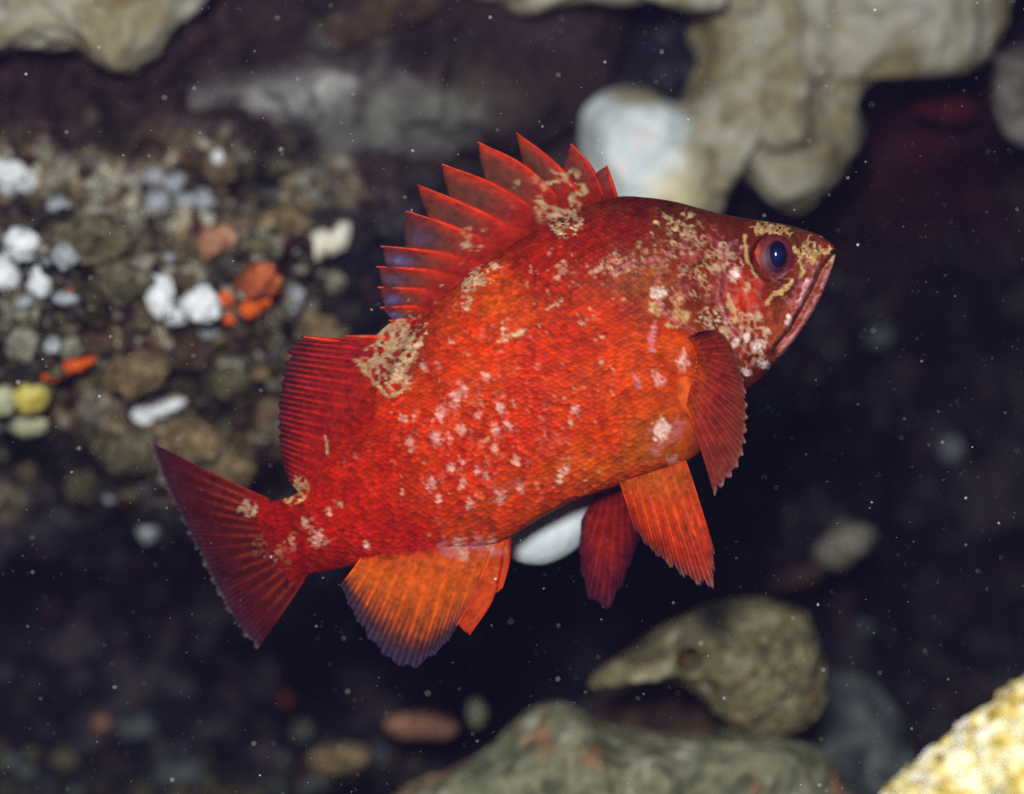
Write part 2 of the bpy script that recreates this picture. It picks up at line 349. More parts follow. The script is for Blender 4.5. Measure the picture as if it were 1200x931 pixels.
tag(wall, 'dark rocky reef wall behind the fish', kind='structure')
n = 60
fx, fy = np.meshgrid(np.linspace(-20, 20, n), np.linspace(-8, 30, n), indexing='ij')
fz = -0.42 + 0.03 * fbm(np.stack([fx, fy, fx * 0], -1) * 0.7, 3, 5)
tag(add_mesh('sea_floor', np.stack([fx, fy, fz], -1).reshape(-1, 3), grid_faces(n, n), M['floor']), 'sandy sea floor under the reef', kind='structure')

# ------------------------------------------------------------------ lumps: sponges, stones, growths
_ico = {}
def ico(k):
    if k not in _ico:
        import bmesh
        bm = bmesh.new(); bmesh.ops.create_icosphere(bm, subdivisions=k, radius=1)
        bm.verts.ensure_lookup_table()
        _ico[k] = (np.array([v.co[:] for v in bm.verts]), np.array([[v.index for v in f.verts] for f in bm.faces])); bm.free()
    return _ico[k]

def blob(name, px, py, rx, ry, mat, label, cat, y=None, rot=0, depth=0.8, amp=0.16, freq=1.6, sub=3, group=None, lift=0.35, seed=None, square=0.0):
    """a rounded growth or stone seated on the wall behind (px, py); rx, ry in photo pixels"""
    if y is None: y = float(wall_y(px, py)) - lift * max(rx, ry) * S
    v, f = ico(sub); seed = seed if seed is not None else int(px * 7 + py * 13)
    d = v.copy()
    if square: d = np.sign(d) * np.abs(d) ** (1 - square); d /= np.maximum(np.linalg.norm(d, axis=1, keepdims=True), 1e-6) ** 0.6
    r = 1 + amp * 2.0 * fbm(v * freq + seed * 0.37, 4, seed % 97, 0.6)
    k = (D + y) / D * S
    a = math.radians(rot); c, s_ = math.cos(a), math.sin(a)
    q = d * r[:, None]
    x, z = q[:, 0] * rx, q[:, 2] * ry
    q = np.stack([(c * x - s_ * z) * k, q[:, 1] * depth * 0.5 * (rx + ry) * k, (s_ * x + c * z) * k], -1)
    L = P(px, py, y)
    o = add_mesh(name, q + L, f, M[mat], loc=L)
    return tag(o, label, cat, group)

def pillow(name, outline, y, thick, mat, label, cat, amp=0.004, freq=60, nth=150, nr=34, seed=1, tilt=0.0, center=None, power=0.5, group=None, holes=(), octv=3, base=None, paint=()):
    """a solid rounded mass whose outline is given in photo pixels, standing at depth y with real thickness (metres)"""
    pts = curve(outline, np.linspace(0, 1, nth, endpoint=False), closed=True)
    c = np.array(center) if center else pts.mean(0)
    r = np.sin(np.linspace(0, 1, nr) * math.pi / 2)
    rows = []
    for side in (-1, 1):
        rr = r if side < 0 else r[::-1][1:]
        for q in rr:
            e = c + (pts - c) * q
            yy = y + side * thick * (1 - q * q) ** power + tilt * (e[:, 1] - c[1]) * S
            rows.append(P(e[:, 0], e[:, 1], yy))
    v = np.array(rows); nrow = len(rows)
    m = v.reshape(-1, 3)
    ctr = P(c[0], c[1], y)
    dirn = m - ctr; dirn /= np.maximum(np.linalg.norm(dirn, axis=1, keepdims=True), 1e-6)
    disp = fbm(m * freq, octv, seed)
    edge = np.concatenate([r, r[::-1][1:]]).repeat(nth)
    disp = disp * (1 - 0.55 * edge ** 4)
    dirn[:, 1] += -0.8 * (1 - edge); dirn /= np.maximum(np.linalg.norm(dirn, axis=1, keepdims=True), 1e-6)
    m = m + dirn * (amp * 1.8 * disp)[:, None]
    for hx, hy, hr, hd in holes:                                  # real hollows with a raised lip
        k = D / (D + m[:, 1]); dx, dz = 600 + m[:, 0] / S * k - hx, 465.5 - m[:, 2] / S * k - hy
        q = np.hypot(dx, dz) / hr; front = m[:, 1] < y
        m[:, 1] += front * (hd * sstep(1.05, 0.75, q) - 0.0035 * np.exp(-((q - 1.35) / 0.3) ** 2))
    cl = None
    if base is not None:                                           # own colours of the growths that cover it
        k = D / (D + m[:, 1]); qx_, qy_ = 600 + m[:, 0] / S * k, 465.5 - m[:, 2] / S * k
        cl = np.tile(lin(*base), (len(m), 1)) * (1 + 0.5 * n2(qx_, qy_, 40, seed + 5, 3))[:, None]
        for (cx, cy, rx, ry, rt, cc) in paint:
            t_ = math.radians(rt); dx, dy = qx_ - cx, qy_ - cy
            q = np.hypot((dx * math.cos(t_) + dy * math.sin(t_)) / rx, (-dx * math.sin(t_) + dy * math.cos(t_)) / ry) + 0.35 * n2(qx_, qy_, 30, seed + 6, 4)
            w_ = sstep(1.1, 0.35, q)[:, None]; cl = cl * (1 - w_) + lin(*cc) * w_
        cl = np.clip(cl, 0.001, 0.9)
    o = add_mesh(name, m, grid_faces(nrow, nth, wrap_v=True), M[mat], loc=ctr, colors=cl)
    return tag(o, label, cat, group)

# big sponges under the ledge
pillow('sponge', [(-60, -60), (120, -80), (260, -50), (235, 0), (214, 26), (196, 56), (172, 76), (155, 88), (128, 82), (108, 76), (92, 60), (52, 56), (8, 62), (-60, 70)], 0.165, 0.035, 'sponge', 'grey beige lobed sponge hanging beside the dark maroon rock ledge', 'sponge', amp=0.006, seed=3)
pillow('rock_ledge', [(-80, 100), (60, 60), (200, -20), (400, -80), (640, -80), (730, -20), (726, 60), (690, 120), (640, 172), (560, 186), (480, 192), (430, 214), (392, 206), (372, 176), (340, 156), (300, 152), (270, 160), (250, 172), (215, 178), (190, 190), (150, 204), (90, 210), (20, 186), (-80, 190)], 0.235, 0.045, 'ledge', 'dark maroon brown rock ledge running above the white tunicates', 'rock', amp=0.011, freq=48, seed=41, nth=420, nr=110, octv=4, center=(330, 70), base=(48, 35, 36),
       paint=[(470, 50, 130, 34, 0, (40, 30, 34)), (140, 110, 100, 44, 0, (54, 38, 36)), (560, 110, 100, 56, 0, (66, 56, 48)), (320, 122, 165, 50, -10, (116, 114, 110)), (340, 116, 100, 30, -8, (142, 142, 138)), (392, 100, 34, 18, 0, (184, 184, 180)), (470, 152, 115, 60, -14, (118, 120, 112)), (238, 156, 84, 28, -14, (122, 120, 112)), (80, 172, 150, 46, 2, (104, 98, 78)), (430, 26, 74, 30, -15, (106, 102, 90)), (260, 30, 70, 34, 0, (60, 44, 44)), (640, 40, 70, 40, 0, (58, 44, 50))])
pillow('sponge', [(540, -40), (700, -60), (830, -40), (850, 8), (800, 12), (770, 2), (735, 6), (700, 4), (660, 8), (625, 18), (604, 16), (590, 4), (552, -4)], 0.19, 0.02, 'sponge', 'pale thin sponge rim at the top of the ledge', 'sponge', amp=0.004, seed=8)
pillow('sponge', [(780, -50), (980, -90), (1200, -60), (1182, 10), (1166, 56), (1132, 84), (1092, 92), (1050, 90), (1016, 98), (1000, 122), (1012, 150), (998, 182), (972, 214), (944, 240), (920, 246), (904, 228), (880, 204), (858, 212), (846, 240), (820, 256), (786, 240), (772, 190), (784, 140), (808, 104), (818, 70), (804, 30)], 0.25, 0.045, 'sponge', 'massive grey beige sponge overhanging the head of the fish', 'sponge', amp=0.010, freq=44, octv=3, seed=12, nth=240, nr=60, center=(930, 90))
pillow('white_sponge', [(684, 122), (700, 108), (738, 103), (772, 112), (816, 134), (846, 176), (850, 226), (836, 256), (790, 275), (740, 270), (700, 240), (684, 195), (680, 155)], 0.24, 0.036, 'spongemix', 'smooth white sponge bulging out behind the first dorsal spines', 'sponge', base=(228, 240, 242), paint=[(800, 236, 56, 60, 0, (232, 222, 180)), (852, 176, 62, 100, 10, (176, 166, 132)), (760, 110, 70, 16, 0, (170, 160, 130))], amp=0.004, freq=45, seed=14)
pillow('white_sponge', [(592, 590), (620, 560), (680, 555), (712, 570), (702, 600), (682, 636), (655, 656), (626, 661), (600, 652), (590, 625)], 0.032, 0.011, 'spongeb', 'smooth bluish white sponge knob showing below the belly of the fish', 'sponge', amp=0.0012, freq=30, seed=15)
pillow('sponge', [(1162, 72), (1182, 58), (1230, 50), (1250, 130), (1215, 172), (1184, 162), (1168, 128)], 0.22, 0.02, 'spongeg', 'small slate grey sponge lobe beside the dull red crust', 'sponge', amp=0.004, seed=17)
pillow('sponge', [(380, 30), (420, -20), (500, -40), (520, 10), (470, 36), (420, 54), (395, 48)], 0.19, 0.01, 'brown', 'dull brown sponge pad tucked into the dark ledge', 'sponge', amp=0.004, seed=20)
pillow('red_crust', [(1068, 128), (1090, 112), (1125, 112), (1146, 128), (1130, 146), (1095, 142)], 0.335, 0.01, 'red', 'dull red encrusting patch below the massive sponge', 'crust', amp=0.004, seed=21)

# stones at the foot of the wall
pillow('boulder', [(686, 806), (700, 784), (738, 758), (780, 732), (826, 708), (880, 702), (920, 708), (950, 728), (962, 762), (970, 800), (952, 846), (910, 866), (866, 858), (838, 838), (800, 806), (750, 796), (712, 808)], 0.17, 0.034, 'boulder', 'olive tan boulder with a round hole in its side', 'boulder', octv=5, amp=0.005, freq=60, seed=31, nth=320, nr=110, holes=[(808, 774, 15, 0.026), (770, 812, 10, 0.006), (895, 748, 9, 0.004), (925, 790, 8, 0.004)])
pillow('boulder', [(430, 960), (470, 925), (540, 896), (580, 866), (610, 838), (650, 820), (684, 834), (710, 852), (780, 858), (850, 856), (920, 866), (966, 884), (992, 920), (1010, 990), (700, 1060), (430, 1000)], 0.165, 0.05, 'pale_boulder', 'wide grey green boulder with orange and pale patches at the foot of the wall', 'boulder', octv=4, amp=0.006, freq=50, seed=33, nth=200, nr=60)
pillow('boulder', [(700, 880), (690, 830), (720, 800), (800, 800), (860, 840), (860, 900), (780, 920)], 0.28, 0.02, 'brown', 'dark brown stone in the hollow under the holed boulder', 'boulder', amp=0.005, seed=34)
pillow('boulder', [(956, 800), (990, 786), (1030, 800), (1062, 860), (1080, 930), (1060, 1000), (960, 1000), (940, 880)], 0.31, 0.03, 'bluegrey', 'smooth blue grey boulder wedged behind the holed boulder', 'boulder', amp=0.005, seed=35)
pillow('encrusted_rock', [(1030, 945), (1062, 908), (1092, 882), (1122, 858), (1158, 830), (1200, 800), (1250, 778), (1330, 790), (1380, 880), (1360, 1010), (1200, 1040), (1060, 1010)], -0.10, 0.03, 'forerock', 'bright yellow and white encrusted rock with a rough crystalline crust', 'rock', octv=5, amp=0.0048, freq=150, seed=37, nth=320, nr=90)
blob('stone', 398, 888, 37, 19, 'tan', 'blocky tan pebble lying beside the flat salmon stone', 'pebble', y=0.22, rot=8, amp=0.14, square=0.3)
blob('stone', 494, 850, 44, 17, 'salmon', 'flat salmon pink stone with a tapering end', 'pebble', y=0.24, rot=-4, amp=0.14, square=0.2)
blob('stone', 557, 834, 12, 17, 'paley', 'small pale cream pebble next to the salmon stone', 'pebble', y=0.24, amp=0.14)
blob('stone', 985, 640, 38, 24, 'dull', 'pale mottled stone resting on the dark rock below the pelvic fin', 'rock', y=0.33, rot=28, amp=0.28, depth=0.7)
blob('stone', 940, 672, 40, 14, 'brown', 'brown tapering rock ridge joined to the pale mottled stone', 'rock', y=0.345, rot=24, amp=0.2)
for (x, y_, rx, ry, m, lab) in [(356, 858, 13, 13, 'dull', 'small dull grey pebble above the blocky tan pebble'), (160, 850, 24, 16, 'bluegrey', 'bluish grey pebble in the dark gravel under the tail'),
                                (72, 892, 20, 16, 'olive', 'olive pebble near the greenish gravel bed'), (118, 848, 10, 9, 'salmon', 'tiny salmon pebble beside the bluish grey pebble'),
                                (210, 905, 30, 18, 'bluegrey', 'low blue grey stone sunk in the gravel bed'), (335, 818, 10, 10, 'dorange', 'tiny rusty pebble on the dark slope under the anal fin'),
                                (545, 748, 18, 11, 'olive', 'olive pebble tucked behind the anal fin tip'), (1115, 526, 14, 14, 'greyw', 'round pale growth alone on the dark rock face'),
                                (945, 472, 13, 11, 'olive', 'dull green growth on the dark rock below the chin'), (924, 600, 9, 22, 'bluegrey', 'upright blue grey growth on the dark rock beside the pectoral fin'),
                                (1030, 392, 15, 18, 'bluegrey', 'faint grey growth on the dark rock ahead of the jaw'), (890, 470, 16, 24, 'bluegrey', 'grey growth just under the throat of the fish'),
                                (172, 622, 12, 15, 'greyw', 'pale grey tunicate under the upper tail lobe'), (150, 585, 14, 8, 'red', 'dark red growth touching the upper tail tip')]:
    blob('pebble' if 'pebble' in lab or 'stone' in lab else 'growth', x, y_, rx, ry, m, lab, 'pebble' if 'pebble' in lab or 'stone' in lab else 'growth', amp=0.2)

# tunicates and other growths on the left face
T = 'tunicate'
for (x, y_, rx, ry, rot, m, lab) in [
    (14, 207, 33, 19, -22, 'white', 'large pitted white tunicate below the dark rock ledge'),
    (27, 286, 22, 19, 0, 'white', 'round bright white tunicate with black pores'),
    (4, 322, 20, 23, 0, 'white', 'bright white tunicate crowding the round one from below'),
    (48, 328, 14, 20, -8, 'white', 'upright oval white tunicate touching the round bright one'),
    (30, 354, 10, 8, 0, 'greyw', 'small grey white tunicate under the upright oval one'),
    (22, 370, 12, 8, 0, 'dull', 'dull lowest tunicate of the white cluster'),
    (78, 350, 16, 9, 0, 'greyw', 'flat grey tunicate beside the upright oval one'),
    (76, 299, 14, 16, 15, 'greyw', 'ragged grey tunicate at the edge of the olive crust'),
    (68, 241, 13, 11, 0, 'greyw', 'grey tunicate under the large pitted white one'),
    (94, 244, 14, 14, 0, 'olive', 'olive knob between the two grey tunicate groups'),
    (181, 206, 13, 12, 0, 'greyw', 'topmost lilac white tunicate of the group of five'),
    (204, 215, 12, 12, 0, 'greyw', 'lilac white tunicate in the middle of the group of five'),
    (183, 237, 14, 14, 0, 'greyw', 'round lilac white tunicate on the left of the paired ones'),
    (217, 236, 12, 11, 0, 'greyw', 'lilac white tunicate, darker of the touching pair'),
    (238, 234, 13, 12, 0, 'greyw', 'lilac white tunicate, paler of the touching pair'),
    (155, 258, 14, 15, 0, 'dull', 'dull round tunicate on the dark rock under the group of five'),
    (110, 250, 14, 14, 0, 'dull', 'dull olive grey tunicate among dark gaps'),
    (188, 347, 16, 26, 18, 'white', 'tall white tunicate leaning on the brightest one'),
    (206, 368, 16, 14, 0, 'white', 'lower white tunicate joining the tall and the brightest ones'),
    (236, 358, 25, 20, -12, 'white', 'brightest broad white tunicate beside the orange growth'),
    (244, 388, 13, 8, 0, 'greyw', 'grey white flake under the brightest tunicate'),
    (166, 490, 13, 12, 0, 'white', 'round end of the white streak above the tail'),
    (192, 479, 24, 9, 18, 'white', 'slanting white streak above the tail'),
    (62, 407, 11, 12, 0, 'greyw', 'small whitish tunicate above the orange branch'),
    (18, 402, 30, 20, 0, 'dull', 'broad dull grey lump above the yellow sponge'),
    (80, 408, 14, 14, 0, 'dull', 'dull lump behind the small whitish tunicate'),
    (345, 350, 12, 14, 0, 'greyw', 'grey tunicate between the orange growth and the dorsal fin'),
    (390, 330, 16, 12, 0, 'dull', 'dull grey lump beside the dorsal fin spines')]:
    blob(T if 'tunicate' in lab or 'streak' in lab else 'growth', x, y_, rx, ry, m, lab, 'tunicate' if 'tunicate' in lab or 'streak' in lab else 'growth', rot=rot, amp=0.24, freq=2.1, sub=4, lift=0.7)
sy = float(wall_y(384, 284)) - 0.008; SL = P(384, 300, sy)
she = bpy.data.objects.new('shell', None); col.objects.link(she); she.location = tuple(SL); she.empty_display_size = 0.01
tag(she, 'cream white gaping shell stuck on the rock behind the dorsal fin', 'shell')
for (x, y_, rx, ry, rot, dy) in [(373, 288, 12, 22, -24, 0.0), (397, 279, 12, 22, -24, 0.001)]:
    v_ = blob('valve', x, y_, rx, ry, 'shell', None, None, y=sy + dy, rot=rot, amp=0.16, depth=1.0)
    v_.parent = she; v_.location = tuple(np.array(v_.location) - SL)
for (x, y_, rx, ry, rot, m, lab) in [
    (34, 463, 24, 23, 0, 'yellow', 'round yellow sponge on the rock left of the tail'),
    (3, 468, 14, 22, 0, 'paley', 'pale yellow sponge pressed against the round yellow one'),
    (34, 496, 25, 17, 0, 'paley', 'pale greenish sponge directly under the round yellow one')]:
    blob('yellow_sponge', x, y_, rx, ry, m, lab, 'sponge', rot=rot, amp=0.12, lift=0.9)
for (x, y_, rx, ry, rot, m, lab) in [
    (304, 330, 26, 20, 15, 'dorange', 'broad dull orange crust beside the bright white tunicates'),
    (266, 349, 9, 11, 0, 'orange', 'bright orange bead at the upper edge of the orange crust'),
    (268, 374, 8, 6, 0, 'orange', 'lowest small bright orange bead under the orange crust'),
    (292, 363, 11, 9, 0, 'orange', 'largest bright orange bead under the orange crust'),
    (310, 353, 8, 7, 0, 'orange', 'bright orange bead between the largest bead and the dorsal fin'),
    (324, 343, 9, 8, 0, 'orange', 'bright orange bead on the edge facing the dorsal fin'),
    (255, 285, 22, 20, -30, 'salmon', 'salmon tan cup shaped growth above the orange crust'),
    (136, 452, 14, 8, 25, 'dorange', 'dull orange smear right of the orange branch')]:
    blob('orange_growth' if 'orange' in lab.split(' above')[0] else 'growth', x, y_, rx, ry, m, lab, 'growth', rot=rot, amp=0.36, freq=2.4, sub=4, lift=0.7)
# orange branching growth: a bent rod
def rod(name, pts, y, r, mat, label, cat):
    c = curve(pts, np.linspace(0, 1, 26)); v = []
    for i, (x, yy) in enumerate(c):
        t = i / 25; rr = r * (0.25 + 0.9 * math.sin(math.pi * min(max(t, 0.03), 0.97)) ** 0.6) * (1 + 0.3 * math.sin(i * 2.1))
        for k in range(12):
            a = k / 12 * 2 * math.pi
            v.append(P(x + rr * math.sin(a) * 0.3, yy + rr * math.cos(a), y + rr * S * math.sin(a)))
    v = np.array(v); v += 0.0008 * fbm(v * 400, 2, 3)[:, None]
    return tag(add_mesh(name, v, grid_faces(26, 12, wrap_v=True), M[mat], loc=P(*pts[0], y)), label, cat)
rod('orange_growth', [(50, 441), (66, 440), (80, 430), (96, 427), (111, 421)], float(wall_y(80, 432)) - 0.012, 7.5, 'orange', 'bright orange branching growth above the yellow sponge', 'growth')
for (x, y_, rx, ry, rot, m, lab) in [
    (104, 282, 46, 28, 10, 'olive', 'olive crust mound between the white cluster and the group of five'),
    (140, 330, 30, 24, 0, 'olive', 'dark olive mound left of the tall white tunicate'),
    (352, 402, 54, 36, 0, 'tan', 'ribbed tan mound in front of the soft dorsal fin'),
    (256, 197, 20, 19, 0, 'tan', 'tan knob with a white tip beside the touching pair'),
    (330, 262, 28, 20, 0, 'tan', 'coarse tan rubble beside the cream shell'),
    (300, 292, 22, 16, 0, 'olive', 'olive rubble between the salmon growth and the shell'),
    (160, 440, 34, 24, 20, 'tan', 'tan mound above the slanting white streak'),
    (268, 448, 24, 18, 0, 'olive', 'olive knob right of the slanting white streak'),
    (216, 522, 44, 28, -12, 'tan', 'large tan mound over the upper tail lobe'),
    (150, 530, 40, 24, 10, 'olive', 'olive mound at the tip of the upper tail lobe'),
    (262, 552, 34, 30, 0, 'tan', 'tan mound between the tail and the soft dorsal fin'),
    (104, 566, 26, 20, 20, 'olive', 'low olive mound trailing off into the dark left of the tail'),
    (214, 414, 34, 22, 0, 'brown', 'brown mound under the bright white tunicates'),
    (120, 400, 30, 20, 0, 'brown', 'brown mound right of the small whitish tunicate'),
    (318, 480, 20, 26, 0, 'tan', 'tan knob right behind the soft dorsal fin edge')]:
    blob('mound', x, y_, rx, ry, m, lab, 'mound', rot=rot, amp=0.34, freq=2.2, sub=4, lift=0.3)
blob('growth', 255, 184, 7, 9, 'white', 'white tip sitting on the tan knob', 'growth', lift=2.6)

# fine crust of small knobs nobody could count
def knobs(name, n, region, sizes, mats, label, seed):
    r = np.random.default_rng(seed); v0, f0 = ico(2)
    for mi, (mname, share) in enumerate(mats):
        V, F = [], []
        for k in range(int(n * share)):
            while True:
                x, y_ = r.uniform(region[0], region[2]), r.uniform(region[1], region[3])
                if float(n2(np.array([x]), np.array([y_]), 60, 71, 2)[0]) > -0.12: break
            rr = sizes[0] + (sizes[1] - sizes[0]) * r.random() ** 2.2
            y = float(wall_y(x, y_)) - rr * S * 0.2
            d = v0 * (1 + 0.55 * fbm(v0 * 1.9 + k * 3.3, 2, k % 50))[:, None] * np.array([rr * r.uniform(.7, 1.4), rr * 0.8, rr * r.uniform(.6, 1.1)]) * S * (D + y) / D
            F.append(f0 + len(V) * len(v0)); V.append(d + P(x, y_, y))
        o = add_mesh(name, np.vstack(V), np.vstack(F), M[mname]); tag(o, label % mname_words[mname], 'growth', kind='stuff')
mname_words = {'olive': 'olive', 'tan': 'tan', 'dull': 'grey', 'brown': 'brown', 'greyw': 'whitish', 'salmon': 'pinkish', 'bluegrey': 'blue grey', 'dorange': 'rusty'}
knobs('reef_crust', 300, (-40, 190, 400, 590), (3, 13), [('olive', .36), ('tan', .16), ('dull', .32), ('brown', .1), ('greyw', .05), ('dorange', .01)], 'fine %s crust of small knobs on the lit rock face', 5)
knobs('gravel', 260, (-40, 880, 640, 1000), (3, 16), [('olive', .5), ('bluegrey', .3), ('brown', .2)], '%s gravel along the foot of the dark slope', 9)
knobs('dark_crust', 150, (860, 250, 1300, 900), (3, 10), [('brown', .6), ('bluegrey', .4)], 'sparse %s specks of crust on the dark rock face', 12)

# ------------------------------------------------------------------ the fish
E = np.array([0.8876, -0.4606]); NV = np.array([-0.4606, -0.8876]); O0 = np.array([325.0, 634.0])
def to_uv(pts):
    d = np.asarray(pts, float) - O0
    return d @ E, d @ NV
TOP = [(288, 600), (300, 592), (322, 587), (345, 580), (385, 522), (430, 452), (482, 388), (532, 336), (580, 300), (630, 268), (680, 245), (722, 232), (760, 233), (790, 238), (815, 245), (840, 252), (870, 257), (900, 259.5), (928, 263), (952, 269), (968, 276), (978, 284)]
BOT = [(338, 684), (350, 676), (380, 670), (420, 662), (480, 652), (540, 644), (592, 634), (622, 614), (660, 593), (720, 571), (770, 553), (806, 540), (832, 520), (853, 490), (873, 462), (892, 446), (912, 427), (936, 399), (956, 368), (970, 340), (979, 314), (984, 300)]
_in = lambda L_: [(600 + (x - 600) * (1 - 0.022 * min(max((x - 850) / 90, 0), 1)), 465.5 + (y_ - 465.5) * (1 - 0.022 * min(max((x - 850) / 90, 0), 1))) for x, y_ in L_]
TOP, BOT = _in(TOP), _in(BOT)                                  # the near cheek stands closer to the lens than the outline
ut, vt_ = to_uv(TOP); ub, vb_ = to_uv(BOT)
UE = 737.5
ut = np.append(ut, UE); vt_ = np.append(vt_, 1.0); ub = np.append(ub, UE); vb_ = np.append(vb_, 0.0)
U0 = -8.0
HW = ([-8, 0, 60, 150, 280, 400, 500, 560, 620, 670, 710, 727, 737.5], [5, 8, 17, 32, 56, 72, 76, 74, 67, 56, 44, 33, 5])
NU, NT = 600, 340
tt = np.linspace(0, 1, NU)
us = U0 + (UE - U0) * (1 - (1 - tt) ** 1.55)
vt = pchip(ut, vt_, us); vb = pchip(ub, vb_, us); hw = pchip(*HW, us)
th = np.linspace(0, 2 * math.pi, NT, endpoint=False)
ycen = lambda u: 0.012 * np.clip((330 - np.asarray(u)) / 330, 0, 2) ** 2      # the tail swings a little away
vc, hh = (vt + vb) / 2, (vt - vb) / 2
cs, sn = np.cos(th), np.sin(th)
hx_ = sstep(560, 690, us)[:, None]
VV = vc[:, None] + hh[:, None] * np.sign(sn) * np.abs(sn) ** (0.92 + 0.0 * hx_)
YY = hw[:, None] * np.sign(cs) * np.abs(cs) ** (0.86 - 0.36 * hx_)                      # + is the far side, px units
UU = np.repeat(us[:, None], NT, 1)
pxo = O0[0] + UU * E[0] + VV * NV[0]; pyo = O0[1] + UU * E[1] + VV * NV[1]
yc = ycen(us)[:, None]
# pixel at which the near side of each point shows, used to look up relief and skin pattern (both flanks alike)
kk = D / (D - np.abs(YY) * S + yc) * (D + yc) / D
qx = 600 + (pxo - 600) * kk; qy = 465.5 + (pyo - 465.5) * kk

# relief of the head: gill cover, cheek ridges, jaws, eye socket
OPER = [(806, 272), (782, 300), (770, 322), (768, 345), (782, 368), (806, 386), (830, 404), (850, 432), (868, 462)]
PREO = [(852, 288), (842, 318), (840, 350), (852, 384), (876, 416)]
MOUTH = [(984, 291), (967, 314), (954, 341), (940, 367), (926, 389), (910, 406)]
MAXI = [(956, 300), (944, 328), (932, 356), (918, 384), (902, 408)]
SUBO = [(872, 330), (888, 346), (906, 350), (924, 340), (936, 322)]
EYE = (906, 303)
R = np.zeros_like(qx)
dd, sd, pr = pdist(qx, qy, OPER)
head_side = sd < 0
ins = np.where((qx - np.interp(qy, [p[1] for p in OPER], [p[0] for p in OPER])) > 0, 1.0, -1.0)
mask = sstep(262, 285, qy) * sstep(475, 440, qy)
R += mask * np.where(ins > 0, 9.0 * np.exp(-dd / 34), -8.0 * np.exp(-dd / 9))
dd, sd, pr = pdist(qx, qy, PREO); R += 5.0 * np.exp(-(dd / 5) ** 2) - 4.0 * np.exp(-((dd - 9) / 5) ** 2) * (sd > 0)
dd, sd, pr = pdist(qx, qy, MOUTH); R -= 9.0 * np.exp(-(dd / 2.8) ** 2); R += 6.5 * np.exp(-((dd - 8) / 5) ** 2)
dd, sd, pr = pdist(qx, qy, MAXI); R += 5.0 * np.exp(-(dd / 5.5) ** 2) - 4.5 * np.exp(-((dd - 10) / 4) ** 2) * (sd < 0)
dd, sd, pr = pdist(qx, qy, SUBO); R += 4.0 * np.exp(-(dd / 4) ** 2)
for pl, a, w in (([(840, 300), (800, 312), (775, 322)], 4.5, 4), ([(846, 330), (812, 352), (776, 348)], 4.0, 4), ([(870, 352), (884, 380), (894, 412)], -3.5, 4), ([(900, 352), (908, 380), (904, 402)], 3.0, 4), ([(824, 296), (818, 332), (826, 366)], -3.5, 5), ([(858, 266), (830, 262), (800, 268)], 1.8, 4), ([(935, 398), (905, 430), (880, 448)], -2.5, 3.5), ([(768, 378), (765, 405), (775, 430)], 2.6, 4), ([(790, 440), (806, 470), (826, 500)], -3.5, 6), ([(960, 285), (945, 292)], -2.0, 3)):
    dd, sd, pr = pdist(qx, qy, pl); R += a * np.exp(-(dd / w) ** 2)
de = np.hypot((qx - EYE[0]) / 27, (qy - EYE[1]) / 29.5)
R += (3.0 + 2.0 * n2(qx, qy, 14, 45, 2)) * np.exp(-((de - 1.08) / 0.16) ** 2) - 9.0 * sstep(1.02, 0.8, de)
dn = np.hypot(qx - 800, qy - 420); R += 6.0 * np.exp(-(dn / 26) ** 2)                     # fleshy base of the pectoral fin
hd = sstep(760, 830, qx)
R += hd * 4.2 * n2(qx, qy, 11, 41, 3) + 0.5 * n2(qx, qy, 5, 43, 2) + 1.4 * n2(qx, qy, 55, 44, 2)
face = np.abs(cs)[None, :] ** 0.7 * sstep(0, 14, hw)[:, None] * sstep(UE + 1, UE - 10, us)[:, None]
YF = YY + np.sign(cs)[None, :] * R * face
kx = (D + yc) / D * S
bx = (pxo - 600) * kx; bz = (465.5 - pyo) * kx; by = yc + YF * S
bverts = np.stack([bx, by, bz], -1)

def body_y(px, py):
    """y of the near flank behind a photo pixel"""
    u, v = to_uv([(px, py)]); u, v = float(u[0]), float(v[0])
    t, b_, w = float(pchip(ut, vt_, np.array([u]))[0]), float(pchip(ub, vb_, np.array([u]))[0]), float(pchip(*HW, np.array([u]))[0])
    q = (v - (t + b_) / 2) / max((t - b_) / 2, 1)
    return float(ycen(u)) - w * S * max(1 - q * q, 0) ** 0.5

# ---- skin pattern and some painted highlights, drawn as colour on the fish's side (2 cells per photo pixel)
MW, MH = 1700, 1400; X0, Y0 = 160.0, 140.0
MA = np.zeros((MH, MW), np.float32); MC = np.zeros((MH, MW, 3), np.float32)
def put(alpha, colr, x0, y0):
    h, w = alpha.shape
    sl_ = (slice(y0, y0 + h), slice(x0, x0 + w))
    a0 = MA[sl_]; na = np.maximum(a0, alpha)
    mixf = (alpha / np.maximum(na, 1e-4))[..., None] * sstep(0, 0.3, alpha)[..., None]
    MC[sl_] = MC[sl_] * (1 - mixf) + np.asarray(colr) * mixf
    MA[sl_] = na
def window(cx, cy, r):
    a = max(int((cx - r - X0) * 2), 0); b = min(int((cx + r - X0) * 2), MW - 1); c = max(int((cy - r - Y0) * 2), 0); d = min(int((cy + r - Y0) * 2), MH - 1)
    xs, ys = np.meshgrid(np.arange(a, b) / 2 + X0, np.arange(c, d) / 2 + Y0)
    return xs, ys, a, c
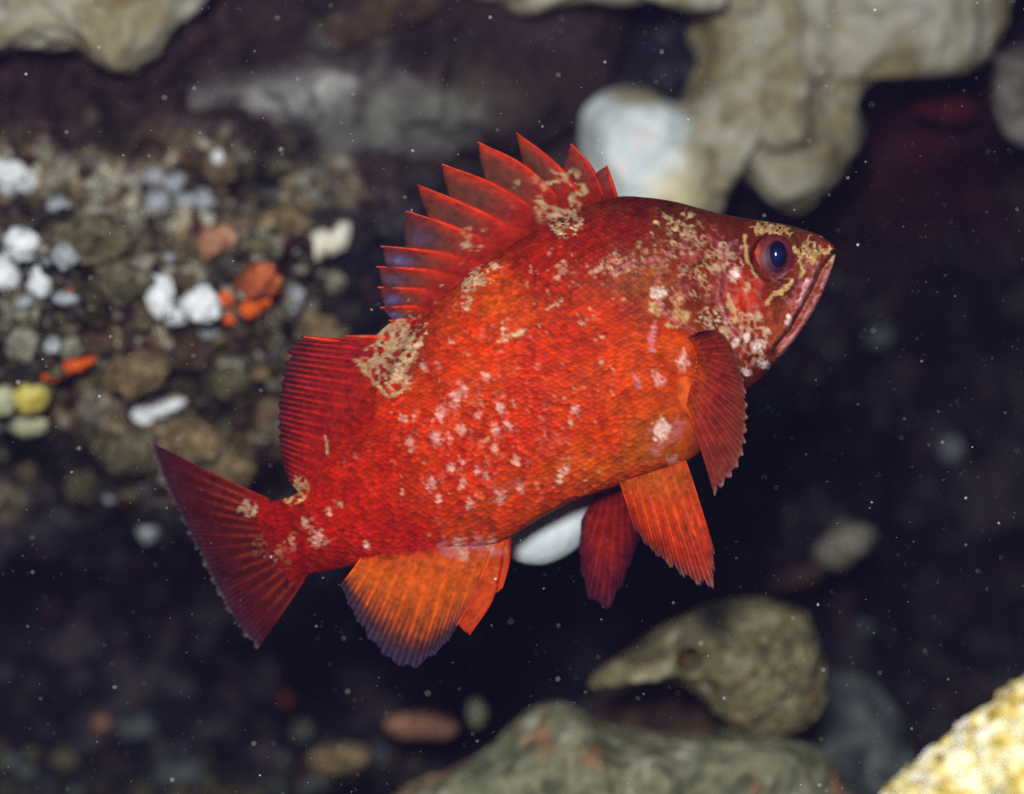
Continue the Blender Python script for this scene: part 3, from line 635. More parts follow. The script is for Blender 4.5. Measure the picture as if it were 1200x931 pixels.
def spot(cx, cy, rx, ry, rot, colr, al=1.0, soft=0.35, warp=0.5):
    xs, ys, a, c = window(cx, cy, max(rx, ry) * 2 + 4)
    if xs.size == 0: return
    wx = n2(xs, ys, 4.0, 55, 2) * warp * min(rx, ry) * 1.6; wy = n2(xs + 91, ys, 4.0, 56, 2) * warp * min(rx, ry) * 1.6
    t = math.radians(rot); dx, dy = xs - cx + wx, ys - cy + wy
    q = np.hypot((dx * math.cos(t) + dy * math.sin(t)) / rx, (-dx * math.sin(t) + dy * math.cos(t)) / ry)
    put((sstep(1 + soft, 1 - soft, q) * al).astype(np.float32), colr, a, c)
def stroke(pts, w, colr, al=1.0, warp=4.0):
    w *= 0.85
    p = np.array(pts); cx, cy = p.mean(0); r = np.max(np.linalg.norm(p - [cx, cy], axis=1)) + w * 2 + 4
    xs, ys, a, c = window(cx, cy, r)
    d, s_, pr = pdist(xs + warp * n2(xs, ys, 6, 61, 2), ys + warp * n2(xs + 50, ys, 6, 62, 2), pts)
    w = w * (1 + 0.6 * n2(xs, ys, 7, 64, 2)); put((sstep(w * 1.25, w * 0.6, d) * al).astype(np.float32), colr, a, c)
def worms(cx, cy, rx, ry, rot, colr, scale=9, width=0.16, fill=0.5, al=1.0, seed=0, stretch=1.0, srot=0):
    xs, ys, a, c = window(cx, cy, max(rx, ry) * 1.25)
    t = math.radians(rot); dx, dy = xs - cx, ys - cy
    q = np.hypot((dx * math.cos(t) + dy * math.sin(t)) / rx, (-dx * math.sin(t) + dy * math.cos(t)) / ry) + 0.22 * n2(xs, ys, 14, seed + 3, 2)
    s = math.radians(srot); sx, sy = (dx * math.cos(s) + dy * math.sin(s)) * stretch + 400, -dx * math.sin(s) + dy * math.cos(s) + 400
    nz = n2(sx, sy, scale, seed + 7, 2); n3_ = n2(sx, sy, scale * 2.2, seed + 9, 2)
    line = sstep(width * 1.3, width * 0.75, np.abs(nz)) * sstep(0.35 - fill * 0.8, 0.5 - fill * 0.8, n3_ + 0.25 * (1 - q))
    put((line * sstep(1.05, 0.8, q) * al).astype(np.float32), colr, a, c)
CREAM, PALE, PINK, LILAC, WHITE, GOLD = lin(178, 148, 108), lin(188, 158, 124), lin(206, 128, 104), lin(184, 112, 120), lin(222, 196, 186), lin(184, 152, 100)
R_ = random.Random(4)
# nape, cheek and saddle blotches
worms(792, 275, 40, 34, 20, CREAM, 7, 0.15, 0.55, .8, 1, 1.0)
worms(760, 300, 42, 24, -15, CREAM, 5, 0.15, 0.45, .6, 2, 1.5)
worms(725, 310, 24, 18, 0, PALE, 6, 0.2, 0.55, .65, 3)
worms(815, 330, 30, 26, 0, CREAM, 6, 0.16, 0.65, .9, 4)
worms(850, 300, 26, 26, 0, PALE, 9, 0.16, 0.5, .8, 5)
worms(838, 372, 24, 18, 0, PALE, 6, 0.18, 0.7, .95, 6)
worms(785, 365, 26, 20, 10, GOLD, 9, 0.3, 0.7, .85, 7)
worms(655, 232, 30, 38, 25, CREAM, 13, 0.18, 0.85, 1, 8)
worms(664, 262, 22, 17, 0, PALE, 5, 0.2, 0.85, 1, 9)
worms(618, 215, 14, 34, 30, CREAM, 9, 0.22, 0.5, .7, 10)
worms(452, 408, 40, 40, 40, CREAM, 13, 0.22, 0.6, 1, 11)
stroke([(421, 428), (436, 443), (450, 460), (456, 466), (470, 458)], 3.5, CREAM, .95)
worms(480, 392, 24, 26, 30, PALE, 7, 0.2, 0.85, .9, 12)
worms(462, 440, 26, 18, 40, PALE, 9, 0.25, 0.6, .85, 13)
worms(566, 324, 26, 15, -25, PALE, 7, 0.25, 0.75, .95, 14)
worms(548, 345, 8, 22, 10, PALE, 7, 0.25, 0.7, .9, 15)
worms(556, 280, 22, 16, 0, PALE, 7, 0.2, 0.3, .8, 16)
worms(346, 574, 16, 18, 30, GOLD, 6, 0.3, 0.9, 1, 17)
worms(290, 597, 12, 14, 30, PALE, 7, 0.3, 0.8, .9, 18)
worms(318, 650, 20, 34, -35, CREAM, 7, 0.16, 0.35, .4, 19)
worms(960, 295, 24, 22, 0, GOLD, 8, 0.22, 0.7, .95, 20)
worms(905, 270, 26, 10, 10, GOLD, 8, 0.22, 0.6, .9, 21)
worms(870, 400, 34, 40, 0, PALE, 10, 0.18, 0.5, .8, 22)
worms(560, 520, 120, 90, -25, PINK, 8, 0.18, 0.05, .28, 23, 1.8, 20)
worms(640, 540, 80, 50, -25, PINK, 10, 0.2, 0.08, .2, 24, 1.6, 20)
worms(690, 330, 60, 50, 0, PALE, 8, 0.16, 0.0, .6, 25)
worms(560, 640, 60, 14, -6, LILAC, 10, 0.3, 0.6, .7, 26)
worms(880, 370, 60, 66, 0, LILAC, 13, 0.2, 0.45, .3, 31)
worms(830, 320, 66, 56, 0, LILAC, 12, 0.2, 0.4, .28, 32)
worms(940, 345, 44, 56, 0, LILAC, 9, 0.22, 0.5, .35, 33)
stroke(OPER, 2.2, LILAC, .55)
stroke(PREO, 2.2, LILAC, .5)
worms(775, 505, 34, 30, 0, LILAC, 12, 0.3, 0.5, .5, 27)
worms(640, 330, 90, 50, -20, PALE, 7, 0.12, -0.05, .4, 28)
worms(370, 625, 44, 18, -25, PALE, 6, 0.18, 0.3, .5, 29)
worms(570, 400, 60, 90, 20, PINK, 8, 0.16, 0.0, .3, 30, 1.6, 20)
# strokes round the eye and on the cheek
stroke([(928, 331), (914, 342), (903, 347), (899, 358)], 3.6, GOLD, 1)
stroke([(872, 278), (874, 300), (880, 312), (886, 324)], 3.4, GOLD, .9)
stroke([(886, 272), (897, 270), (904, 266)], 4, GOLD, 1)
stroke([(931, 292), (938, 306), (940, 318), (936, 325)], 2.6, GOLD, .95)
stroke([(944, 300), (954, 303), (950, 308)], 3, GOLD, .95); stroke([(958, 313), (958, 319)], 2.6, PALE, 1); stroke([(960, 293), (966, 297)], 3, GOLD, 1); stroke([(977, 300), (975, 308)], 2.6, PALE, 1); stroke([(979, 288), (984, 293)], 2.2, GOLD, .8)
stroke([(856, 346), (855, 358), (862, 365), (860, 378)], 3.0, GOLD, 1)
stroke([(948, 330), (940, 346), (936, 356)], 5, lin(226, 180, 180), .9); stroke([(980, 304), (969, 330), (952, 362), (934, 390), (914, 416)], 4.4, lin(196, 128, 138), .75); stroke([(958, 308), (946, 336), (933, 360)], 3.6, lin(190, 110, 118), .6); stroke([(923, 372), (923, 386)], 4, WHITE, .8); stroke([(934, 404), (920, 416)], 4, PALE, .7); stroke([(910, 404), (916, 390), (922, 400)], 2.5, LILAC, .6)  # pale lips, with the shine along the jaw painted in as light strokes
stroke([(768, 378), (764, 398), (764, 412)], 4, LILAC, .8); stroke([(742, 436), (748, 452)], 4, LILAC, .7)
stroke([(712, 318), (740, 308), (770, 302)], 2.6, LILAC, .6); stroke([(640, 362), (662, 350)], 1.5, PALE, .7); stroke([(587, 398), (612, 390)], 4.5, PALE, .9); stroke([(588, 385), (590, 398)], 3, PALE, .9)
stroke([(380, 510), (384, 530)], 3.0, PALE, .9)
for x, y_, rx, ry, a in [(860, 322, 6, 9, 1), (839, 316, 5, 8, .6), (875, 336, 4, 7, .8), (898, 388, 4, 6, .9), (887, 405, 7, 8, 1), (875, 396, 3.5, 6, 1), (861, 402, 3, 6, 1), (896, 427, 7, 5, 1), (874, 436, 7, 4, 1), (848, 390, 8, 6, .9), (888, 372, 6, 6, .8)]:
    spot(x, y_, rx, ry, 20, WHITE if a == 1 else PALE, a)  # pale head flecks, the white dots among them painted glints
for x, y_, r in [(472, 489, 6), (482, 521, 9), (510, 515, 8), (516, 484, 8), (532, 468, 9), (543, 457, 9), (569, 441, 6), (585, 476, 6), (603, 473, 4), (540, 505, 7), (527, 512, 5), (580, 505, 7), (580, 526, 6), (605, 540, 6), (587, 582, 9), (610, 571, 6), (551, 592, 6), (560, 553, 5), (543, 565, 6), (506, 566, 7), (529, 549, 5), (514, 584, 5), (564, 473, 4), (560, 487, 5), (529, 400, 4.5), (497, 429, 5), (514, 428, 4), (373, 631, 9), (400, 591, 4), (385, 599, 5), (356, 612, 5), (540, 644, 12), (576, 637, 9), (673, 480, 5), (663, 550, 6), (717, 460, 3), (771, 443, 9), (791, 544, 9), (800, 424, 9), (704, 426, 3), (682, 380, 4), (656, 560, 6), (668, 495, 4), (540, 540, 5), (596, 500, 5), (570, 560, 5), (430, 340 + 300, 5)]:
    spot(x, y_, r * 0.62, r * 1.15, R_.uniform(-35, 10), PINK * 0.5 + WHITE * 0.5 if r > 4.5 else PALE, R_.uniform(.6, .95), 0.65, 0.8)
spot(775, 505, 9, 13, 10, WHITE, .9); spot(772, 343, 8, 7, 0, WHITE, .9); spot(792, 349, 9, 7, 0, lin(220, 150, 110), .7)  # the two white spots are painted flash highlights on flank and gill cover
for k in range(110):
    x, y_ = R_.gauss(555, 70), R_.gauss(520, 50)
    spot(x, y_, R_.uniform(1.0, 3.4), R_.uniform(2, 6), R_.uniform(-35, 10), PINK, R_.uniform(.15, .5), 0.8, 0.8)
for k in range(60):
    x = R_.uniform(440, 740); y_ = R_.uniform(300, 600)
    spot(x, y_, R_.uniform(1, 2), R_.uniform(1.4, 3.4), R_.uniform(-35, 10), PALE, R_.uniform(.4, .8))

SKIN = [(455, 412, 118, 36, 26), (436, 402, 112, 30, 26), (655, 240, 108, 32, 22), (822, 335, 112, 32, 30), (794, 276, 92, 26, 30), (838, 376, 96, 32, 30), (770, 325, 150, 66, 62), (752, 315, 140, 48, 48), (984, 292, 120, 40, 50), (960, 340, 150, 52, 58), (972, 330, 170, 84, 96), (950, 376, 176, 84, 92), (920, 414, 160, 70, 74), (936, 380, 140, 44, 46), (900, 430, 120, 36, 40), (930, 270, 96, 40, 44), (900, 300, 104, 34, 34), (860, 270, 98, 26, 34), (800, 245, 84, 26, 30), (880, 285, 96, 28, 32), (920, 335, 104, 32, 36), (740, 240, 96, 22, 28), (740, 275, 120, 22, 32), (830, 330, 140, 34, 30), (860, 370, 176, 44, 18), (870, 345, 190, 52, 14), (800, 300, 140, 40, 34), (690, 290, 138, 20, 18), (640, 300, 158, 26, 14), (580, 340, 200, 56, 10), (540, 300, 130, 28, 18), (620, 280, 130, 24, 18), (400, 480, 140, 22, 14), (700, 380, 196, 42, 5), (640, 420, 200, 40, 5), (560, 420, 214, 54, 8), (740, 430, 208, 54, 8), (620, 500, 198, 38, 8), (700, 500, 206, 54, 12), (760, 520, 196, 76, 36), (790, 410, 196, 54, 10), (680, 560, 208, 66, 30), (600, 600, 196, 52, 24), (540, 560, 206, 44, 14), (480, 480, 206, 46, 12), (440, 560, 190, 30, 12), (400, 600, 186, 26, 12), (340, 640, 164, 18, 16), (310, 630, 150, 18, 18), (480, 640, 176, 24, 24), (400, 480, 160, 24, 14), (560, 630, 190, 50, 36), (360, 670, 130, 16, 22)]
_sk = np.array([(a, b_) for a, b_, *_ in SKIN], float); _sc = np.array([lin(*s[2:]) for s in SKIN])
def skin(px, py):
    num = np.zeros((*np.shape(px), 3)); den = np.zeros(np.shape(px))
    for (cx, cy), c in zip(_sk, _sc):
        w = 1 / (((px - cx) ** 2 + (py - cy) ** 2) / 30.0 ** 2 + 0.15) ** 1.7
        num += w[..., None] * c; den += w
    c = num / den[..., None]
    m = 1 + 0.34 * n2(px, py, 16, 81, 3) + 0.4 * n2(px * 1.5 + 0.6 * py, py, 5, 83, 3)
    c = c * m[..., None]
    c[..., 1] *= 1.15 + 0.6 * n2(px, py, 24, 85, 3)
    return np.clip(c * np.array([0.745, 0.86, 0.3]), 0.001, 0.9)
def marks(px, py):
    fx_ = np.clip((px - X0) * 2, 0, MW - 2.001); fy_ = np.clip((py - Y0) * 2, 0, MH - 2.001)
    i, j = fy_.astype(int), fx_.astype(int); a, b_ = fy_ - i, fx_ - j
    bl = lambda A_: (A_[i, j].T * ((1 - a) * (1 - b_)).T + A_[i + 1, j].T * (a * (1 - b_)).T + A_[i, j + 1].T * ((1 - a) * b_).T + A_[i + 1, j + 1].T * (a * b_).T).T
    al = bl(MA) * np.clip(0.82 + 0.75 * n2(px, py, 4.0, 97, 2), 0.12, 1)
    return al, bl(MC) * (1 + 0.45 * n2(px, py, 3.0, 98, 2))[..., None]

fish = bpy.data.objects.new('rockfish', None); col.objects.link(fish)
FL = P(640, 600, 0.0); fish.location = tuple(FL); fish.empty_display_size = 0.02
tag(fish, 'red orange rockfish with cream mottling, raised spiny dorsal fin and head tilted up', 'fish')

SU, SV = 6.2, 5.2                                                # one scale, photo pixels
uw = 2.6 * n2(qx, qy, 130, 95, 2)
ga, gb = UU / SU + 0.5 * VV / SV + uw, VV / SV + YY * 0.02 + uw
ca, cb = np.round(ga - 0.22) + 0.22, np.round(gb - 0.22) + 0.22
cv_ = (cb - uw - YY * 0.02) * SV; cu_ = (ca - uw - 0.5 * cv_ / SV) * SU
onbody = sstep(850, 760, qx + 0.2 * (qy - 400))
dqx, dqy = ((cu_ - UU) * E[0] + (cv_ - VV) * NV[0]) * kk, ((cu_ - UU) * E[1] + (cv_ - VV) * NV[1]) * kk
lx, ly = qx + 0.38 * onbody * dqx, qy + 0.38 * onbody * dqy
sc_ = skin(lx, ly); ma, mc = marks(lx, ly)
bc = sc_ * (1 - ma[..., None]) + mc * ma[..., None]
scaly = np.clip(onbody, 0.06, 1) * (1 - 0.3 * ma)
arc = np.cumsum(np.concatenate([np.zeros((NU, 1)), np.hypot(np.diff(VV, axis=1), np.diff(YY, axis=1))], 1), 1)
# scales in slanting rows, sized about 6 photo pixels
arcm = np.minimum(arc, arc[:, -1:] - arc)
uvm = np.stack([ga, gb], -1)
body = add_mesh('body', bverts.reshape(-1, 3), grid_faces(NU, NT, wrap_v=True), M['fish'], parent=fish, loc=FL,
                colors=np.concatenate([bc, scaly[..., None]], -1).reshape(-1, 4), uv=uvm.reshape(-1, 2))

# ---- eyes
def eye(side):
    yb = body_y(*EYE)
    yb = yb if side < 0 else -yb
    ctr = P(EYE[0], EYE[1], body_y(*EYE)); ctr[1] = yb - side * 10.5 * S
    v, f = ico(5)
    q = v * np.array([27.5, 14, 30]) * S
    dx, dz = q[:, 0] / S, -q[:, 2] / S
    px_, py_ = EYE[0] + dx, EYE[1] + dz
    rr = np.hypot((dx - 4) / 12, (dz + 2) / 17)
    c = np.tile(lin(86, 26, 30), (len(v), 1))
    def over(c, cl, m): return c * (1 - m[:, None]) + cl * m[:, None]
    c = over(c, lin(180, 58, 24), sstep(-13, -19, dx + 2 * n2(px_, py_, 6, 92, 2)) * sstep(16, 6, dz))
    c = over(c, lin(96, 34, 40), sstep(1.6, 1.2, rr)); c = over(c, lin(52, 18, 34), sstep(1.16, 1.04, rr))
    c = over(c, lin(150, 116, 122), sstep(3, 7, dx) * sstep(24, 18, dx) * np.exp(-((dz + 0.5 * dx - 29) / 4.5) ** 2))
    c = c * (1 + 0.7 * n2(px_, py_, 3, 93, 3))[:, None]
    e = add_mesh('eye', q + ctr, f, M['eye'], parent=fish, loc=FL, colors=c)
    pv = v * np.array([10.5, 7.0, 16.0]) * S + ctr + np.array([5.0 * S, side * 10.2 * S, 4 * S])
    pc = lin(10, 7, 28) + (lin(16, 22, 72) - lin(10, 7, 28)) * sstep(0.9, 0.2, np.hypot(v[:, 0] + 0.15, v[:, 2] + 0.1))[:, None]
    add_mesh('pupil', pv, f, M['pupil'], parent=e, loc=FL, colors=pc)
    return e
eye(-1); eye(1)

# ---- fins
def shade_fin(px, py, c, al, seed, mk=True):
    m = 1 + 0.45 * n2(px, py, 12, seed, 3) + 0.5 * n2(px, py, 3.5, seed + 1, 2)
    c = np.clip(c * m[..., None], 0.0005, 0.95)
    a, mc_ = marks(px, py)
    if not mk: a = a * 0
    c = c * (1 - a[..., None]) + mc_ * a[..., None]
    al = np.clip(al + a, 0, 1)
    return np.concatenate([c, al[..., None]], -1)

def tube(name, pts3, radii, mat, parent, cols, k=8):
    pts3 = np.asarray(pts3); n_ = len(pts3); v = []
    T_ = np.gradient(pts3, axis=0); T_ /= np.maximum(np.linalg.norm(T_, axis=1, keepdims=True), 1e-9)
    yv = np.array([0, 1.0, 0])
    for p, t, r in zip(pts3, T_, radii):
        a = np.cross(t, yv); a /= max(np.linalg.norm(a), 1e-9); b_ = np.cross(t, a)
        for q in range(k):
            g = 2 * math.pi * q / k
            v.append(p + r * (math.cos(g) * a + math.sin(g) * b_))
    f = grid_faces(n_, k, wrap_v=True).tolist() + [list(range(k))[::-1], list(range((n_ - 1) * k, n_ * k))]
    return add_mesh(name, np.array(v), f, mat, parent=parent, loc=FL, colors=np.repeat(cols, k, 0))

def closed_sheet(front, back):
    """two grids (nu, nv, 3) -> one closed shell"""
    nu, nv = front.shape[:2]
    v = np.concatenate([front.reshape(-1, 3), back.reshape(-1, 3)])
    f = grid_faces(nu, nv).tolist() + grid_faces(nu, nv, off=nu * nv)[:, ::-1].tolist()
    o = nu * nv; ring = [i * nv for i in range(nu)] + [(nu - 1) * nv + j for j in range(1, nv)] + [i * nv + nv - 1 for i in range(nu - 2, -1, -1)] + [j for j in range(nv - 2, 0, -1)]
    for a, b_ in zip(ring, ring[1:] + ring[:1]): f.append([a, a + o, b_ + o, b_])
    return v, np.array(f)

def fin(name, base, tip, nrays, yfn, stops, ray_stops, alphas, seed, bow=0.0, notch=0.1, t0=2.2, t1=0.5, ridge=0.8, nu=None, nv=60, ray_r=1.6, branch=2, spread=None, blend=0.3, mk=True, rag=0.03, ray_name='fin_ray', ray_to=0.99, ray_tip=0.35):
    nu = nu or nrays * 12 + 1
    u = np.linspace(0, 1, nu); v = np.linspace(0, 1, nv)
    b_ = curve(base, u); t_ = curve(tip, u)
    ph = 2 * math.pi * (u * (nrays - 1))
    cut = 1 - notch * (0.5 - 0.5 * np.cos(ph)) - (0.2 * notch + rag) * np.abs(n2(u * 900, u * 0, 14, seed, 3)) * 1.5
    Vv = v[None, :] * cut[:, None]
    def pos(uu_b, uu_t, VV_):
        d = uu_t - uu_b
        perp = np.stack([-d[..., 1], d[..., 0]], -1)
        return uu_b + d * VV_[..., None] + perp * (bow * VV_ * (1 - VV_))[..., None]
    q = pos(np.repeat(b_[:, None], nv, 1), np.repeat(t_[:, None], nv, 1), Vv)
    px, py = q[..., 0], q[..., 1]
    yy = yfn(u[:, None] + 0 * Vv, Vv)
    rays = 0.5 + 0.5 * np.cos(ph); fine = 0.5 + 0.5 * np.cos(ph * branch)
    prof = rays[:, None] ** 2 * (1 - sstep(0.4, 0.9, Vv)) + fine[:, None] ** 2 * sstep(0.3, 0.8, Vv)
    half = (t0 * (1 - Vv) ** 1.5 + t1 + ridge * prof * (1 - 0.6 * Vv)) * S
    vs_, cs_ = zip(*stops); rs_, rc_ = zip(*ray_stops); as_, ac_ = zip(*alphas)
    cv = np.stack([np.interp(Vv, vs_, [c[k] for c in cs_]) for k in range(3)], -1)
    cr = np.stack([np.interp(Vv, rs_, [c[k] for c in rc_]) for k in range(3)], -1)
    k_ = (prof ** 1.5)[..., None]
    c = cv * (1 - k_) + cr * k_
    bl_ = sstep(0.02, blend, Vv + 0.06 * n2(px, py, 12, seed + 2, 2))[..., None]; c = skin(px, py) * (1 - bl_) + c * bl_
    al = np.interp(Vv, as_, ac_); al = np.clip(al + 0.4 * prof * (1 - al), 0, 1)
    cc = shade_fin(px, py, c, al, seed, mk)
    vv, ff = closed_sheet(P(px, py, yy - half), P(px, py, yy + half))
    o = add_mesh(name, vv, ff, M['fin'], parent=fish, loc=FL, colors=np.concatenate([cc.reshape(-1, 4)] * 2))
    vr = np.linspace(0.0, ray_to, 26)
    for i in range(nrays):
        ui = i / (nrays - 1)
        bi, ti = curve(base, np.array([ui]))[0], curve(tip, np.array([ui]))[0]
        qq = pos(np.repeat(bi[None], 26, 0), np.repeat(ti[None], 26, 0), vr)
        y_r = yfn(np.full(26, ui), vr)
        rad = ray_r * (1 - (1 - ray_tip) * vr) * S
        rc = np.stack([np.interp(vr, rs_, [c[k] for c in rc_]) for k in range(3)], -1)
        ra = np.clip(np.interp(vr, as_, ac_) + 0.25, 0, 1)
        tube(ray_name, P(qq[:, 0], qq[:, 1], y_r), rad, M['fin'], o, shade_fin(qq[:, 0], qq[:, 1], rc, ra, seed + 5, mk))
    return o

C = lambda *c: lin(*c)
ymid = lambda u, v: 0 * v
# tail: dark maroon, orange streaks, pale ragged edge
ytail = lambda u, v: 0.012 * (1.0 + 1.2 * v) + 0.004 * np.sin(u * 3.1) * v
fin('tail_fin', [(316, 586), (312, 606), (325, 634), (342, 656), (362, 672)], [(172, 516), (186, 556), (206, 600), (232, 652), (258, 704), (278, 738), (300, 762)], 15, ytail,
    [(0, C(150, 20, 20)), (.25, C(98, 20, 20)), (.8, C(66, 18, 24)), (.93, C(62, 30, 44)), (1, C(120, 110, 120))],
    [(0, C(150, 40, 20)), (.3, C(140, 52, 26)), (.7, C(96, 24, 30)), (.93, C(84, 40, 56)), (1, C(150, 140, 130))],
    [(0, 1), (.85, .95), (.93, .8), (1, .55)], 201, bow=-0.03, notch=0.025, t0=7, ray_r=1.3, branch=3, ridge=0.8, blend=0.22, rag=0.06)
# soft dorsal: fleshy red, dark finely rayed margin
fin('soft_dorsal_fin', [(500, 402), (458, 464), (414, 520), (384, 562), (362, 592)], [(352, 394), (338, 404), (331, 430), (326, 460), (324, 490), (326, 520), (330, 544), (338, 562)], 15, lambda u, v: ycen(250 - 230 * u) * np.ones_like(v),
    [(0, C(160, 28, 14)), (.5, C(134, 20, 14)), (.72, C(106, 16, 16)), (.85, C(70, 14, 22)), (1, C(44, 16, 36))],
    [(0, C(176, 34, 14)), (.5, C(166, 28, 14)), (.8, C(170, 34, 16)), (.92, C(120, 26, 24)), (1, C(50, 18, 36))],
    [(0, 1), (.85, 1), (.95, .95), (1, .8)], 211, notch=0.035, t0=20, t1=0.7, blend=0.45, ray_r=0.7, branch=2, ridge=1.3, nv=80, nu=320)
# anal fin: orange, violet transparent tips
fin('anal_fin', [(586, 630), (554, 634), (512, 638), (472, 644), (424, 654)], [(538, 732), (522, 756), (500, 776), (480, 786), (456, 776), (436, 756), (418, 730), (406, 706), (399, 686)], 10, lambda u, v: 0.002 * np.sin(u * 4) * v,
    [(0, C(196, 76, 18)), (.35, C(196, 84, 14)), (.6, C(150, 70, 24)), (.8, C(70, 44, 48)), (1, C(56, 48, 78))],
    [(0, C(206, 80, 18)), (.5, C(224, 92, 12)), (.72, C(206, 78, 18)), (.85, C(90, 52, 54)), (1, C(84, 76, 112))],
    [(0, 1), (.55, .97), (.75, .75), (1, .3)], 221, bow=-0.04, notch=0.03, t0=6, ray_r=1.5, branch=3, ridge=1.0, blend=0.14)
# anal spines with their own membrane
def spine_fin(name, spines, attach, colfn, seed, yfn, spine_r, mem_half=0.6, ray_name='spine', base_t=4.0):
    """spines: list of (base, mid, tip) pixels; membrane runs from each tip back to a fraction of the next spine"""
    V_, F_, C_ = [], [], []; n_ = 0; nu_, nv_ = 13, 34
    crv = [lambda t, s=s: curve(s, t) for s in spines]
    for k in range(len(spines) - 1):
        v = np.linspace(0, 1, nv_); w = np.linspace(0, 1, nu_)
        at0, at1 = attach[k]
        a = crv[k](v * at0); b_ = crv[k + 1](v * at1)
        ww = w[:, None, None]
        q = a[None] * (1 - ww) + b_[None] * ww
        root = (crv[k](np.array([0.0]))[0] * (1 - w[:, None]) + crv[k + 1](np.array([0.0]))[0] * w[:, None])[:, None]
        sag = (1 + 0.02 * (np.sin(math.pi * w) ** 0.9)[:, None] * v[None, :] ** 3)[..., None]
        q = root + (q - root) * sag
        px, py = q[..., 0], q[..., 1]
        cc, al = colfn(k, w[:, None] + 0 * v, v[None] + 0 * w[:, None], px, py)
        cc = shade_fin(px, py, cc, al, seed)
        yy = yfn(px, py) + 0.7 * S * np.sin(math.pi * w)[:, None] * v[None]
        h = (mem_half + base_t * (1 - sstep(0, 0.6, v[None])) ** 1.5 + 2.2 * np.exp(-(np.minimum(w, 1 - w)[:, None] / 0.14) ** 2) * (1 - 0.6 * v[None])) * S
        vv, ff = closed_sheet(P(px, py, yy - h), P(px, py, yy + h))
        V_.append(vv); F_.append(ff + n_); n_ += len(vv); C_.append(np.concatenate([cc.reshape(-1, 4)] * 2))
    o = add_mesh(name, np.vstack(V_), np.vstack(F_), M['fin'], parent=fish, loc=FL, colors=np.vstack(C_))
    for k, s in enumerate(spines):
        v = np.linspace(0, 1, 26); q = crv[k](v)
        r = spine_r * (1.15 - 0.85 * v ** 1.3) * S
        c = np.stack([np.interp(v, [0, .35, .7, 1], [x[i] for x in (C(150, 26, 16), C(186, 40, 12), C(212, 54, 16), C(216, 74, 40))]) for i in range(3)], -1)
        tube(ray_name, P(q[:, 0], q[:, 1], yfn(q[:, 0], q[:, 1])), r, M['fin'], o, shade_fin(q[:, 0], q[:, 1], c, np.ones(26), seed + 3))
    return o
SP_ = [((720, 233), (716, 212), (711, 194)), ((705, 236), (694, 200), (669, 169)), ((688, 244), (655, 197), (605, 156)), ((668, 252), (620, 200), (560, 167)), ((646, 262), (588, 222), (518, 193)), ((622, 274), (557, 246), (489, 217)),
      ((598, 290), (540, 270), (476, 248)), ((576, 305), (515, 297), (446, 289)), ((554, 320), (505, 318), (441, 313)), ((533, 336), (495, 340), (443, 337)), ((513, 354), (485, 360), (446, 361)), ((496, 372), (480, 376), (456, 376)), ((480, 392), (450, 396), (405, 394)), ((466, 410), (420, 404), (356, 395))]
SP = [((b[0] + 10 * (b[0] - m[0]) / 60 + 4, b[1] + 12), m, t) for b, m, t in SP_]
AT = [(0.98, 0.50), (0.99, 0.48), (0.99, 0.60), (0.99, 0.66), (0.99, 0.74), (0.99, 0.80), (0.99, 0.80), (0.97, 0.9), (0.97, 0.93), (0.97, 0.93), (0.97, 0.9), (0.9, 0.6), (0.8, 0.8)]
def dcol(k, w, v, px, py):
    red = C(150, 26, 14); br = C(92, 42, 24); dk = C(70, 34, 36); blue = C(92, 82, 130)
    edge = sstep(0.2, 0.75, v)[..., None]
    c = red * (1 - edge) + br * edge
    lead = np.exp(-(w / 0.26) ** 2)[..., None] * 0.85 + np.exp(-((1 - w) / 0.1) ** 2)[..., None] * 0.4
    c = c + (C(184, 44, 14) - c) * np.clip(lead, 0, 1)
    bs = sstep(0.05, 0.42, v + 0.1 * n2(px, py, 14, 77, 2))[..., None]; c = skin(px, py) * (1 - bs) + c * bs
    tipk = sstep(0.6, 0.9, v)[..., None]
    if 6 <= k <= 10:
        c = c * (1 - 0.75 * tipk) + dk * 0.75 * tipk
        bl = (np.exp(-((w - 0.62) / 0.2) ** 2) * np.exp(-((v - 0.86) / 0.1) ** 2))[..., None] * (1.0 if k in (7, 9, 10) else 0.35)
        c = c * (1 - bl) + blue * bl
    if k >= 11: c = c * 0.4 + C(140, 28, 18) * 0.6
    if k <= 1: c = c * 0.5 + C(110, 30, 22) * 0.5
    return c, 1 - 0.12 * sstep(0.6, 1, v)
spine_fin('spiny_dorsal_fin', SP, AT, dcol, 231, lambda px, py: 0 * px, 3.4, base_t=20)
def acol(k, w, v, px, py):
    e = sstep(0.3, 1, v)[..., None]
    return C(196, 72, 18) * (1 - e) + C(188, 62, 18) * e, 1 - 0.15 * v
spine_fin('anal_spine_fin', [((597, 628), (595, 662), (588, 690)), ((592, 630), (578, 698), (550, 744)), ((574, 632), (557, 694), (535, 733))], [(0.99, 0.55), (0.99, 0.97)], acol, 241, lambda px, py: 0 * px - 0.0004, 2.6)
